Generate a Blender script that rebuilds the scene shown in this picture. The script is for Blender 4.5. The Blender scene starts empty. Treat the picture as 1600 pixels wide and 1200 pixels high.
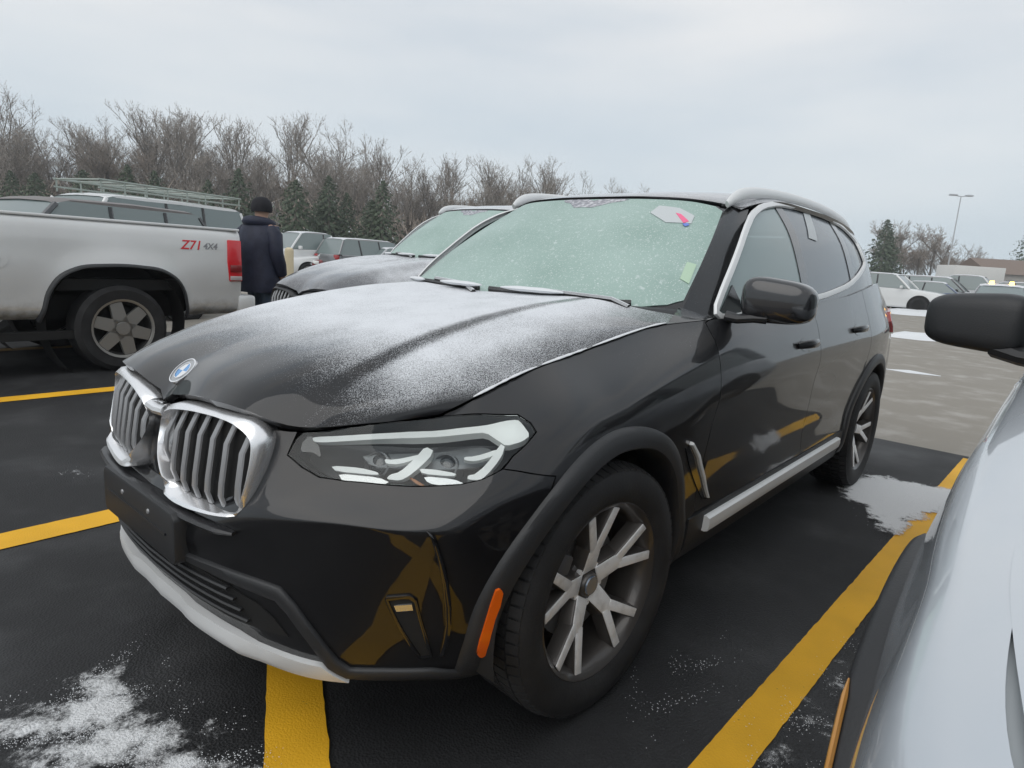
import bpy, bmesh, math, random
import numpy as np
from mathutils import Vector, Matrix
from mathutils.bvhtree import BVHTree
from mathutils.geometry import delaunay_2d_cdt
random.seed(7); rng = np.random.default_rng(7)
scene = bpy.context.scene
COL = scene.collection
R_ = math.radians
HAZE = .0012

# ------------------------------------------------------------------ camera
# x = forward of the black SUV, y = its left, z = up; origin on the ground under its front axle
CAM = np.array([1.4296, 1.7616, 1.2430]); FPX = 995.6
CR = np.array([[-0.65853657, 0.75016618, 0.05983544],
               [0.1038754, 0.16936029, -0.98006479],
               [-0.74534521, -0.63919308, -0.18945376]])
cd = bpy.data.cameras.new('camera'); cam = bpy.data.objects.new('camera', cd); COL.objects.link(cam)
cd.sensor_width = 36; cd.lens = 36 * FPX / 1600; cd.clip_start = 0.02; cd.clip_end = 2000
cam.matrix_world = Matrix([[CR[0][i], -CR[1][i], -CR[2][i], CAM[i]] for i in range(3)] + [[0, 0, 0, 1]])
scene.camera = cam
scene.render.resolution_x = 1024; scene.render.resolution_y = 768
scene.view_settings.view_transform = 'Standard'; scene.view_settings.look = 'None'
scene.view_settings.exposure = 0.36; scene.view_settings.gamma = 1.0
scene.view_settings.use_curve_mapping = False
# ------------------------------------------------------------------ overcast sky and weak, very soft sun
SUN_EL, SUN_ROT = 46.0, 82.0
world = bpy.data.worlds.new('World'); scene.world = world; world.use_nodes = True
wn, wl = world.node_tree.nodes, world.node_tree.links
wn.clear()
wo = wn.new('ShaderNodeOutputWorld'); bg = wn.new('ShaderNodeBackground')
sky = wn.new('ShaderNodeTexSky'); sky.sky_type = 'NISHITA'; sky.sun_disc = False
sky.sun_elevation = R_(SUN_EL); sky.sun_rotation = R_(SUN_ROT); sky.dust_density = 2.5
tcw = wn.new('ShaderNodeTexCoord'); mpw = wn.new('ShaderNodeMapping'); mpw.inputs['Scale'].default_value = (1.0, 1.0, 4.5)
nzw = wn.new('ShaderNodeTexNoise'); nzw.inputs['Scale'].default_value = 1.6; nzw.inputs['Detail'].default_value = 5; nzw.inputs['Roughness'].default_value = .45
crw = wn.new('ShaderNodeValToRGB')
crw.color_ramp.elements[0].position = .36; crw.color_ramp.elements[0].color = (5.05, 5.6, 6.15, 1)
crw.color_ramp.elements[1].position = .62; crw.color_ramp.elements[1].color = (6.75, 6.88, 7.0, 1)
mxw = wn.new('ShaderNodeMix'); mxw.data_type = 'RGBA'; mxw.inputs[0].default_value = .965
wl.new(tcw.outputs['Generated'], mpw.inputs[0]); wl.new(mpw.outputs[0], nzw.inputs['Vector']); wl.new(nzw.outputs[0], crw.inputs[0])
szw = wn.new('ShaderNodeSeparateXYZ'); wl.new(tcw.outputs['Generated'], szw.inputs[0])
mrw = wn.new('ShaderNodeMapRange'); mrw.inputs[1].default_value = .30; mrw.inputs[2].default_value = .02; wl.new(szw.outputs[2], mrw.inputs[0])
blw = wn.new('ShaderNodeMix'); blw.data_type = 'RGBA'; blw.inputs[7].default_value = (5.25, 6.1, 6.65, 1)
hzw = wn.new('ShaderNodeMath'); hzw.operation = 'MULTIPLY'; hzw.inputs[1].default_value = .75; wl.new(mrw.outputs[0], hzw.inputs[0]); wl.new(hzw.outputs[0], blw.inputs[0]); wl.new(crw.outputs[0], blw.inputs[6])
wl.new(sky.outputs[0], mxw.inputs[6]); wl.new(blw.outputs[2], mxw.inputs[7]); wl.new(mxw.outputs[2], bg.inputs[0])
bg.inputs[1].default_value = 0.098
wl.new(bg.outputs[0], wo.inputs[0])
sd = bpy.data.lights.new('sun', 'SUN'); sd.energy = 1.0; sd.angle = R_(70); sd.color = (1, .97, .93)
sun = bpy.data.objects.new('sun', sd); COL.objects.link(sun)
sun.rotation_euler = (R_(90 - SUN_EL), 0, R_(180 - SUN_ROT))

# ------------------------------------------------------------------ materials
MATS = {}
def mat(name, col, rough=.5, metal=0., coat=0., spec=.5, bump=None, noise=None, trans=0., emis=None, alpha=1.):
    """bump=(scale, strength); noise=(scale, colour2, low, high)"""
    if name in MATS: return MATS[name]
    m = bpy.data.materials.new(name); m.use_nodes = True
    nt = m.node_tree; b = nt.nodes['Principled BSDF']
    b.inputs['Base Color'].default_value = (*col, 1); b.inputs['Roughness'].default_value = rough
    b.inputs['Metallic'].default_value = metal; b.inputs['Coat Weight'].default_value = coat
    b.inputs['Coat Roughness'].default_value = .03; b.inputs['Specular IOR Level'].default_value = spec
    b.inputs['Transmission Weight'].default_value = trans; b.inputs['Alpha'].default_value = alpha
    if emis: b.inputs['Emission Color'].default_value = (*emis[0], 1); b.inputs['Emission Strength'].default_value = emis[1]
    tc = None
    if noise or bump: tc = nt.nodes.new('ShaderNodeTexCoord')
    if noise:
        n = nt.nodes.new('ShaderNodeTexNoise'); n.inputs['Scale'].default_value = noise[0]; n.inputs['Detail'].default_value = 6
        nt.links.new(tc.outputs['Object'], n.inputs['Vector'])
        r = nt.nodes.new('ShaderNodeValToRGB'); r.color_ramp.elements[0].position = noise[2]; r.color_ramp.elements[1].position = noise[3]
        r.color_ramp.elements[0].color = (*col, 1); r.color_ramp.elements[1].color = (*noise[1], 1)
        nt.links.new(n.outputs[0], r.inputs[0]); nt.links.new(r.outputs[0], b.inputs['Base Color'])
    if bump:
        n = nt.nodes.new('ShaderNodeTexNoise'); n.inputs['Scale'].default_value = bump[0]; n.inputs['Detail'].default_value = 4
        nt.links.new(tc.outputs['Object'], n.inputs['Vector'])
        bp = nt.nodes.new('ShaderNodeBump'); bp.inputs['Strength'].default_value = bump[1]; bp.inputs['Distance'].default_value = .01
        nt.links.new(n.outputs[0], bp.inputs['Height']); nt.links.new(bp.outputs[0], b.inputs['Normal'])
    MATS[name] = m; return m

# ------------------------------------------------------------------ helpers
def thing(name, label, cat, loc=(0, 0, 0), rz=0., group=None):
    o = bpy.data.objects.new(name, None); COL.objects.link(o); o.empty_display_size = .1
    o.location = loc; o.rotation_euler = (0, 0, rz); o['label'] = label; o['category'] = cat
    if group: o['group'] = group
    return o
def tag(o, label, cat, group=None):
    o['label'] = label; o['category'] = cat
    if group: o['group'] = group
    return o
def mesh(name, V, F, m, parent=None, smooth=True, ang=None):
    me = bpy.data.meshes.new(name)
    me.from_pydata([tuple(map(float, v)) for v in V], [], [tuple(map(int, f)) for f in F])
    me.validate(); me.update()
    for mm in (m if isinstance(m, (list, tuple)) else [m]): me.materials.append(mm)
    if smooth:
        me.polygons.foreach_set('use_smooth', [True] * len(me.polygons))
        if ang: me.set_sharp_from_angle(angle=R_(ang))
    o = bpy.data.objects.new(name, me); COL.objects.link(o)
    if parent: o.parent = parent
    return o
class MB:
    """collects shapes of ONE part"""
    def __init__(s): s.V = []; s.F = []
    def add(s, V, F):
        k = len(s.V); s.V += [tuple(map(float, v)) for v in V]; s.F += [tuple(i + k for i in f) for f in F]; return s
    def box(s, c, d, rz=0., rx=0., ry=0., taper=1.):
        M = Matrix.Rotation(rz, 3, 'Z') @ Matrix.Rotation(ry, 3, 'Y') @ Matrix.Rotation(rx, 3, 'X')
        P = []
        for z in (-1, 1):
            t = taper if z > 0 else 1.
            for x, y in ((-1, -1), (1, -1), (1, 1), (-1, 1)):
                P.append(Vector(c) + M @ Vector((x * d[0] / 2 * t, y * d[1] / 2 * t, z * d[2] / 2)))
        return s.add(P, [(3, 2, 1, 0), (4, 5, 6, 7), (0, 1, 5, 4), (1, 2, 6, 5), (2, 3, 7, 6), (3, 0, 4, 7)])
    def tube(s, pts, rad, n=8, cap=True, squash=None):
        """tube along pts; rad scalar or list"""
        P = [np.array(p, float) for p in pts]; r = rad if hasattr(rad, '__len__') else [rad] * len(P)
        V = []; F = []; up = None
        for i, p in enumerate(P):
            t = P[min(i + 1, len(P) - 1)] - P[max(i - 1, 0)]; t = t / (np.linalg.norm(t) + 1e-9)
            if up is None:
                up = np.array([0, 0, 1.]) if abs(t[2]) < .9 else np.array([1., 0, 0])
            a = np.cross(t, up); a /= np.linalg.norm(a); b = np.cross(a, t); up = b
            for k in range(n):
                th = 2 * math.pi * k / n
                q = squash or (1, 1)
                V.append(p + r[i] * (q[0] * math.cos(th) * a + q[1] * math.sin(th) * b))
            if i:
                for k in range(n):
                    F.append(((i - 1) * n + k, (i - 1) * n + (k + 1) % n, i * n + (k + 1) % n, i * n + k))
        if cap: F.append(tuple(range(n))[::-1]); F.append(tuple((len(P) - 1) * n + k for k in range(n)))
        return s.add(V, F)
    def lathe(s, prof, n=32, axis='y', c=(0, 0, 0)):
        """prof: (radius, along axis)"""
        V = []; F = []
        for r, h in prof:
            for k in range(n):
                th = 2 * math.pi * k / n; a, b = r * math.cos(th), r * math.sin(th)
                p = {'y': (a, h, b), 'z': (a, b, h), 'x': (h, a, b)}[axis]
                V.append((p[0] + c[0], p[1] + c[1], p[2] + c[2]))
        for i in range(len(prof) - 1):
            for k in range(n): F.append((i * n + k, i * n + (k + 1) % n, (i + 1) * n + (k + 1) % n, (i + 1) * n + k))
        return s.add(V, F)
    def prism(s, poly, off):
        """poly: 3D points, extruded by vector off"""
        n = len(poly); off = np.array(off, float); A = [np.array(p, float) for p in poly]
        return s.add(A + [p + off for p in A], [tuple(range(n))[::-1], tuple(range(n, 2 * n))] + [(i, (i + 1) % n, n + (i + 1) % n, n + i) for i in range(n)])
    def build(s, name, m, parent=None, smooth=True, ang=35, fix=True, bevel=None, seg=2):
        o = mesh(name, s.V, s.F, m, parent, False)
        me = o.data
        if fix or bevel:
            bm = bmesh.new(); bm.from_mesh(me)
            if bevel:
                bmesh.ops.remove_doubles(bm, verts=bm.verts, dist=1e-5)
                ed = [e for e in bm.edges if len(e.link_faces) == 2 and e.calc_face_angle(0) > R_(28)]
                bmesh.ops.bevel(bm, geom=ed, offset=bevel, segments=seg, affect='EDGES', profile=.5, clamp_overlap=True)
            bmesh.ops.recalc_face_normals(bm, faces=bm.faces)
            bm.to_mesh(me); bm.free()
        if smooth:
            me.polygons.foreach_set('use_smooth', [True] * len(me.polygons)); me.set_sharp_from_angle(angle=R_(ang))
        return o
def mirror_y(o, parent=None):
    """a copy of a part on the other side of the car"""
    me = o.data.copy(); c = o.copy(); c.data = me; COL.objects.link(c)
    co = np.empty(len(me.vertices) * 3); me.vertices.foreach_get('co', co); co = co.reshape(-1, 3); co[:, 1] *= -1
    me.vertices.foreach_set('co', co.ravel()); me.flip_normals(); me.update()
    c.parent = parent if parent else o.parent
    return c
def copy_tree(o, parent=None):
    c = o.copy(); COL.objects.link(c); c.parent = parent
    for ch in list(o.children): copy_tree(ch, c)
    return c

# ------------------------------------------------------------------ smooth patches with traced panels
def herm(P, t, T):
    """non-uniform Catmull-Rom through P (n,...) at params t, evaluated at T"""
    P = np.asarray(P, float); t = np.asarray(t, float); n = len(t)
    d = (P[1:] - P[:-1]) / (t[1:] - t[:-1]).reshape(-1, *[1] * (P.ndim - 1))
    m = np.empty_like(P); m[0] = d[0]; m[-1] = d[-1]
    for i in range(1, n - 1):
        h0, h1 = t[i] - t[i - 1], t[i + 1] - t[i]; m[i] = (h1 * d[i - 1] + h0 * d[i]) / (h0 + h1)
    k = np.clip(np.searchsorted(t, T, 'right') - 1, 0, n - 2); h = (t[k + 1] - t[k]); s = (T - t[k]) / h
    sh = (-1, *[1] * (P.ndim - 1)); s = s.reshape(sh); h = h.reshape(sh)
    return (2 * s**3 - 3 * s**2 + 1) * P[k] + (s**3 - 2 * s**2 + s) * h * m[k] + (-2 * s**3 + 3 * s**2) * P[k + 1] + (s**3 - s**2) * h * m[k + 1]
class Patch:
    def __init__(s, G, step=.02):
        s.G = G = np.asarray(G, float)     # (nu, nv, 3)
        s.tu = np.r_[0, np.cumsum(np.linalg.norm(np.diff(G, axis=0), axis=2).mean(1))]
        s.tv = np.r_[0, np.cumsum(np.linalg.norm(np.diff(G, axis=1), axis=2).mean(0))]
        nu = int(s.tu[-1] / step) + 2; nv = int(s.tv[-1] / step) + 2
        s.U = np.linspace(0, s.tu[-1], nu); s.Vv = np.linspace(0, s.tv[-1], nv)
        A = herm(G, s.tu, s.U); s.D = herm(A.transpose(1, 0, 2), s.tv, s.Vv).transpose(1, 0, 2)   # dense (nu,nv,3)
        s.nu, s.nv = nu, nv
        idx = np.arange(nu * nv).reshape(nu, nv)
        a, b, c, d = idx[:-1, :-1].ravel(), idx[1:, :-1].ravel(), idx[1:, 1:].ravel(), idx[:-1, 1:].ravel()
        T = np.concatenate([np.stack([a, b, c], 1), np.stack([a, c, d], 1)])
        s.T = T; s.P = s.D.reshape(-1, 3)
        s.UV = np.stack(np.meshgrid(s.U, s.Vv, indexing='ij'), -1).reshape(-1, 2)
        s.bvh = BVHTree.FromPolygons([tuple(p) for p in s.P], [tuple(int(i) for i in t) for t in T])
        # outward normals
        du = np.gradient(s.D, axis=0); dv = np.gradient(s.D, axis=1); N = np.cross(du, dv)
        N /= np.linalg.norm(N, axis=2, keepdims=True) + 1e-12
        s.N = N; s.sgn = 1.
    def orient(s, p):
        """flip so that normals point away from the point p"""
        s.sgn = 1. if ((s.D - np.array(p)) * s.N).sum(2).mean() > 0 else -1.
        return s
    def _bil(s, A, uv):
        uv = np.atleast_2d(uv); fu = np.clip(uv[:, 0] / s.tu[-1], 0, 1) * (s.nu - 1); fv = np.clip(uv[:, 1] / s.tv[-1], 0, 1) * (s.nv - 1)
        i = np.minimum(fu.astype(int), s.nu - 2); j = np.minimum(fv.astype(int), s.nv - 2)
        a = (fu - i)[:, None]; b = (fv - j)[:, None]
        return A[i, j] * (1 - a) * (1 - b) + A[i + 1, j] * a * (1 - b) + A[i + 1, j + 1] * a * b + A[i, j + 1] * (1 - a) * b
    def at(s, uv):
        uv = np.atleast_2d(uv)
        A = herm(s.G, s.tu, np.clip(uv[:, 0], 0, s.tu[-1])); t = s.tv; n = len(t)      # (k,nv,3)
        d = (A[:, 1:] - A[:, :-1]) / (t[1:] - t[:-1])[None, :, None]; m = np.empty_like(A); m[:, 0] = d[:, 0]; m[:, -1] = d[:, -1]
        h0 = (t[1:-1] - t[:-2])[None, :, None]; h1 = (t[2:] - t[1:-1])[None, :, None]
        m[:, 1:-1] = (h1 * d[:, :-1] + h0 * d[:, 1:]) / (h0 + h1)
        T = np.clip(uv[:, 1], 0, t[-1]); k = np.clip(np.searchsorted(t, T, 'right') - 1, 0, n - 2); r = np.arange(len(uv))
        h = (t[k + 1] - t[k])[:, None]; q = ((T - t[k])[:, None]) / h
        return (2 * q**3 - 3 * q**2 + 1) * A[r, k] + (q**3 - 2 * q**2 + q) * h * m[r, k] + (-2 * q**3 + 3 * q**2) * A[r, k + 1] + (q**3 - q**2) * h * m[r, k + 1]
    def nrm(s, uv):
        n = s._bil(s.N, uv) * s.sgn; return n / (np.linalg.norm(n, axis=1, keepdims=True) + 1e-12)
    def uvof(s, tri, p):
        a, b, c = (s.P[k] for k in s.T[tri]); v0, v1, v2 = b - a, c - a, np.array(p) - a
        d00, d01, d11, d20, d21 = v0 @ v0, v0 @ v1, v1 @ v1, v2 @ v0, v2 @ v1; den = d00 * d11 - d01 * d01
        v = (d11 * d20 - d01 * d21) / den; w = (d00 * d21 - d01 * d20) / den
        ua, ub, uc = (s.UV[k] for k in s.T[tri]); return (1 - v - w) * ua + v * ub + w * uc
    def cast(s, o, d):
        h = s.bvh.ray_cast(Vector(o), Vector(d))
        if h[0] is None: return None
        return s.uvof(h[2], h[0])
    def near(s, p):
        h = s.bvh.find_nearest(Vector(p)); return s.uvof(h[2], h[0])
    def pix(s, pts):
        """photo pixels -> uv on this surface (through the calibrated lens)"""
        out = []
        for x, y in pts:
            v = CR.T @ np.array([(x - 800) / FPX, (y - 600) / FPX, 1.]); v /= np.linalg.norm(v)
            r = s.cast(CAM, v)
            if r is None:
                # ray misses: closest point of the surface to the ray
                t = ((s.P - CAM) @ v); q = CAM + t[:, None] * v; k = np.argmin(((s.P - q)**2).sum(1) + (t < 0) * 1e3); r = s.UV[k]
                print('MISS', (x, y), s.P[k].round(3))
            out.append(r)
        return np.array(out)
    def side(s, pts):
        """(x,z) on the flank -> uv, cast along -y"""
        return np.array([r if (r := s.cast((x, 2.5, z), (0, -1, 0))) is not None else s.near((x, .9, z)) for x, z in pts])
    def frontal(s, pts):
        """(y,z) on the nose -> uv, cast along -x"""
        return np.array([r if (r := s.cast((2.5, y, z), (-1, 0, 0))) is not None else s.near((.8, y, z)) for y, z in pts])
def resample(P, step, closed=True):
    P = np.asarray(P, float); Q = np.vstack([P, P[:1]]) if closed else P
    out = []
    for a, b in zip(Q[:-1], Q[1:]):
        n = max(1, int(np.linalg.norm(b - a) / step + .5))
        for k in range(n): out.append(a + (b - a) * k / n)
    if not closed: out.append(Q[-1])
    return np.array(out)
def area2(P): return (P[:, 0] * np.roll(P[:, 1], -1) - np.roll(P[:, 0], -1) * P[:, 1]).sum() / 2
def smooth_poly(P, it=1, keep=.0):
    """Chaikin corner rounding of a closed polygon"""
    P = np.asarray(P, float)
    for _ in range(it):
        A, B = P, np.roll(P, -1, 0); P = np.stack([.8 * A + .2 * B, .2 * A + .8 * B], 1).reshape(-1, P.shape[1])
    return P
def inset(P, d):
    """move a closed polygon inwards by d"""
    P = np.asarray(P, float)
    if area2(P) < 0: P = P[::-1]
    a = np.roll(P, 1, 0); b = np.roll(P, -1, 0)
    t0 = P - a; t1 = b - P
    n0 = np.stack([-t0[:, 1], t0[:, 0]], 1); n1 = np.stack([-t1[:, 1], t1[:, 0]], 1)
    n0 /= np.linalg.norm(n0, axis=1, keepdims=True) + 1e-12; n1 /= np.linalg.norm(n1, axis=1, keepdims=True) + 1e-12
    n = n0 + n1; n /= np.linalg.norm(n, axis=1, keepdims=True) + 1e-12
    c = np.clip((n * n0).sum(1, keepdims=True), .45, 1)
    return P + n * d / c
def inside(P, Q):
    x, y = Q[:, 0], Q[:, 1]; r = np.zeros(len(Q), bool)
    for (x0, y0), (x1, y1) in zip(P, np.roll(P, -1, 0)):
        c = ((y0 > y) != (y1 > y)); xi = (x1 - x0) * (y - y0) / (y1 - y0 + 1e-15) + x0; r ^= c & (x < xi)
    return r
def panel(S, outline, name, m, parent, gap=.002, lift=0., depth=.018, step=.03, holes=(), edge=None, fn=None, sym=False):
    """a body panel: the part of surface S inside outline (uv), with returned edges. lift: proud of S"""
    edge = edge or step
    P = inset(resample(outline, edge), gap) if gap else resample(outline, edge)
    if area2(P) < 0: P = P[::-1]
    if sym and gap:            # the centre line of the car is no seam
        for e in {0., S.tu[-1]}:
            P[np.abs(P[:, 0] - e) < gap * 1.6, 0] = e
    Hs = [resample(h, edge) for h in holes]
    lo, hi = P.min(0), P.max(0)
    g = np.stack(np.meshgrid(np.arange(lo[0] + step / 2, hi[0], step), np.arange(lo[1] + step / 2, hi[1], step), indexing='ij'), -1).reshape(-1, 2)
    ok = inside(P, g)
    for h in Hs: ok &= ~inside(h, g)
    g = g[ok]
    allb = np.vstack([P] + Hs)
    if len(g):
        dmin = np.array([np.sqrt(((q - allb)**2).sum(1)).min() for q in g]); g = g[dmin > step * .45]
    pts = np.vstack([allb, g]); ed = []; k = 0
    for L in [P] + Hs:
        n = len(L); ed += [(k + i, k + (i + 1) % n) for i in range(n)]; k += n
    r = delaunay_2d_cdt([Vector(p) for p in pts], ed, [], 0, 1e-7)
    uv = np.array([tuple(v) for v in r[0]])
    tri = np.array([f for f in r[2] if len(f) == 3]); cen = uv[tri].mean(1); ok = inside(P, cen)
    for h in Hs: ok &= ~inside(h, cen)
    F = [tuple(int(i) for i in f) for f in tri[ok]]
    X = S.at(uv); N = S.nrm(uv)
    L = lift if not callable(lift) else lift(uv)[:, None]
    X = X + N * L
    if fn: X = fn(X, uv, N)
    mid = np.abs(X[:, 1]) < 1e-3
    if sym: X[mid, 1] = 0
    # orientation
    s = 0.
    for f in F[:60]:
        a, b, c = X[f[0]], X[f[1]], X[f[2]]; s += np.cross(b - a, c - a) @ N[f[0]]
    if s < 0: F = [f[::-1] for f in F]
    V = list(X)
    if depth:
        cnt = {}
        for f in F:
            for a, b in zip(f, f[1:] + f[:1]): cnt[(a, b)] = 1
        be = [(a, b) for (a, b) in cnt if (b, a) not in cnt and not (sym and mid[a] and mid[b])]
        # rolled edge: first a tiny rounded lip, then the return flange
        new = {}
        def nv(i, k, off):
            if (i, k) not in new: new[(i, k)] = len(V); V.append(X[i] - N[i] * off)
            return new[(i, k)]
        for a, b in be:
            F.append((b, a, nv(a, 1, depth), nv(b, 1, depth)))
    if sym:
        n = len(V); V = [np.array(v) for v in V]; V += [v * [1, -1, 1] for v in V]; F = F + [tuple(i + n for i in f)[::-1] for f in F]
        o = mesh(name, V, F, m, parent, False); bm = bmesh.new(); bm.from_mesh(o.data)
        bmesh.ops.remove_doubles(bm, verts=[v for v in bm.verts if abs(v.co.y) < 2e-3], dist=1e-4)
        bm.to_mesh(o.data); bm.free(); o.data.polygons.foreach_set('use_smooth', [True] * len(o.data.polygons)); o.data.set_sharp_from_angle(angle=R_(42))
        return o
    o = mesh(name, V, F, m, parent, True, 42)
    return o
def strip(S, line, width, name, m, parent, lift=.004, thick=.006, closed=False, step=.02):
    """a raised band of given width following a uv line"""
    L = resample(line, step, closed); n = len(L)
    t = np.gradient(L, axis=0) if not closed else (np.roll(L, -1, 0) - np.roll(L, 1, 0))
    t /= np.linalg.norm(t, axis=1, keepdims=True) + 1e-12; q = np.stack([-t[:, 1], t[:, 0]], 1)
    w = width if hasattr(width, '__len__') else [width] * 2
    ws = np.interp(np.linspace(0, 1, n), np.linspace(0, 1, len(w)), w)[:, None]
    A, B = L + q * ws / 2, L - q * ws / 2
    a, b = S.at(A), S.at(B); na, nb = S.nrm(A), S.nrm(B)
    mid = S.at(L) + S.nrm(L) * (lift + thick)
    V = np.stack([a + na * (lift - thick), a + na * lift, a * .8 + mid * .2 + na * thick * .6 + na * lift * .8 , mid,
                  b * .8 + mid * .2 + nb * thick * .6 + nb * lift * .8, b + nb * lift, b + nb * (lift - thick)], 1)
    k = V.shape[1]; F = []
    for i in range(n if closed else n - 1):
        j = (i + 1) % n
        for c in range(k - 1): F.append((i * k + c, i * k + c + 1, j * k + c + 1, j * k + c))
    if not closed: F += [tuple(range(k)), tuple((n - 1) * k + c for c in range(k))[::-1]]
    mb = MB(); mb.add(V.reshape(-1, 3), F); return mb.build(name, m, parent, ang=50)

# ================================================================== the black SUV
SIDE = [
 [(.72,0,.235),(.797,0,.275),(.806,0,.345),(.832,0,.45),(.852,0,.54),(.83,0,.59),(.80,0,.64),(.785,0,.72),(.775,0,.80)],
 [(.71,.22,.235),(.787,.22,.275),(.796,.22,.345),(.822,.22,.45),(.842,.22,.54),(.82,.22,.59),(.79,.22,.64),(.765,.22,.74),(.745,.22,.845)],
 [(.68,.42,.23),(.750,.43,.275),(.758,.44,.345),(.775,.45,.45),(.785,.455,.60),(.775,.46,.655),(.75,.455,.69),(.715,.45,.755),(.675,.45,.825)],
 [(.61,.56,.22),(.675,.585,.265),(.692,.60,.345),(.70,.61,.46),(.70,.625,.64),(.693,.63,.672),(.65,.61,.71),(.60,.60,.77),(.51,.57,.845)],
 [(.49,.69,.21),(.555,.72,.262),(.578,.735,.35),(.585,.745,.46),(.595,.765,.64),(.588,.765,.670),(.548,.75,.715),(.49,.735,.785),(.36,.64,.865)],
 [(.40,.76,.21),(.46,.80,.27),(.485,.825,.36),(.492,.835,.46),(.503,.85,.63),(.495,.852,.68),(.45,.85,.735),(.385,.82,.80),(.26,.68,.915)],
 [(.32,.81,.22),(.36,.85,.28),(.375,.88,.36),(.38,.89,.46),(.38,.905,.60),(.37,.91,.69),(.34,.905,.75),(.28,.87,.835),(.16,.70,.95)],
 [(0,.85,.24),(0,.89,.30),(0,.915,.38),(0,.925,.48),(0,.935,.62),(0,.94,.72),(0,.935,.80),(-.02,.90,.89),(-.08,.725,1.0)],
 [(-.40,.86,.25),(-.40,.90,.31),(-.40,.915,.40),(-.40,.915,.50),(-.40,.925,.63),(-.40,.935,.74),(-.40,.94,.83),(-.40,.905,.95),(-.42,.765,1.065)],
 [(-.66,.865,.25),(-.66,.905,.32),(-.66,.915,.41),(-.66,.91,.52),(-.66,.92,.64),(-.66,.93,.76),(-.66,.94,.86),(-.66,.91,.98),(-.68,.825,1.085)],
 [(-1.2,.87,.25),(-1.2,.905,.33),(-1.2,.915,.42),(-1.2,.91,.53),(-1.2,.92,.65),(-1.2,.93,.78),(-1.2,.942,.885),(-1.2,.915,1.0),(-1.2,.865,1.105)],
 [(-1.8,.87,.25),(-1.8,.905,.33),(-1.8,.915,.42),(-1.8,.91,.53),(-1.8,.92,.65),(-1.8,.93,.79),(-1.8,.943,.90),(-1.8,.918,1.015),(-1.8,.868,1.14)],
 [(-2.4,.87,.25),(-2.4,.905,.33),(-2.4,.915,.42),(-2.4,.915,.53),(-2.4,.925,.65),(-2.4,.938,.80),(-2.4,.945,.92),(-2.4,.918,1.03),(-2.4,.86,1.18)],
 [(-2.864,.87,.25),(-2.864,.90,.33),(-2.864,.915,.42),(-2.864,.925,.53),(-2.864,.935,.65),(-2.864,.94,.81),(-2.864,.94,.94),(-2.864,.905,1.05),(-2.864,.835,1.22)],
 [(-3.3,.84,.27),(-3.3,.87,.35),(-3.3,.89,.44),(-3.3,.90,.55),(-3.3,.905,.67),(-3.3,.905,.82),(-3.3,.90,.95),(-3.3,.86,1.065),(-3.3,.785,1.245)],
 [(-3.62,.74,.30),(-3.65,.78,.37),(-3.66,.80,.46),(-3.66,.82,.56),(-3.66,.83,.68),(-3.63,.83,.83),(-3.60,.82,.96),(-3.57,.79,1.08),(-3.52,.73,1.19)],
 [(-3.74,.56,.31),(-3.78,.60,.38),(-3.80,.62,.47),(-3.81,.63,.57),(-3.80,.64,.69),(-3.77,.64,.84),(-3.74,.63,.97),(-3.70,.61,1.09),(-3.64,.57,1.20)],
 [(-3.78,0,.31),(-3.82,0,.38),(-3.85,0,.47),(-3.86,0,.57),(-3.85,0,.69),(-3.82,0,.84),(-3.80,0,.97),(-3.76,0,1.09),(-3.70,0,1.20)],
]
HOOD = [
 [(.805,0,.80),(.742,0,.889),(.65,0,.945),(.45,0,1.0),(.15,0,1.055),(-.15,0,1.095),(-.42,0,1.12)],
 [(.790,.22,.872),(.735,.22,.915),(.63,.22,.96),(.43,.23,1.01),(.14,.24,1.063),(-.16,.25,1.102),(-.44,.26,1.127)],
 [(.738,.42,.862),(.675,.42,.900),(.575,.43,.943),(.40,.44,1.0),(.12,.47,1.058),(-.17,.49,1.10),(-.49,.52,1.128)],
 [(.695,.47,.845),(.635,.47,.881),(.545,.475,.923),(.38,.485,.978),(.11,.51,1.038),(-.18,.53,1.084),(-.52,.57,1.12)],
 [(.53,.56,.845),(.505,.565,.868),(.44,.575,.908),(.31,.60,.958),(.06,.63,1.02),(-.22,.655,1.063),(-.56,.68,1.105)],
 [(.38,.632,.86),(.34,.65,.878),(.26,.68,.915),(.16,.70,.95),(-.08,.725,1.0),(-.42,.765,1.065),(-.68,.825,1.085)],
]
WSG = [
 [(-.38,0,1.09),(-.65,0,1.28),(-.90,0,1.43),(-1.16,0,1.555)],
 [(-.41,.30,1.09),(-.67,.29,1.28),(-.915,.27,1.43),(-1.17,.26,1.553)],
 [(-.51,.56,1.09),(-.75,.53,1.272),(-.975,.50,1.415),(-1.205,.46,1.543)],
 [(-.67,.715,1.11),(-.87,.675,1.265),(-1.065,.63,1.40),(-1.265,.575,1.525)],
 [(-.71,.765,1.095),(-.93,.72,1.255),(-1.12,.67,1.395),(-1.32,.615,1.525)],
 [(-.75,.815,1.08),(-.97,.765,1.24),(-1.17,.708,1.385),(-1.38,.64,1.525)],
]
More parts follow.
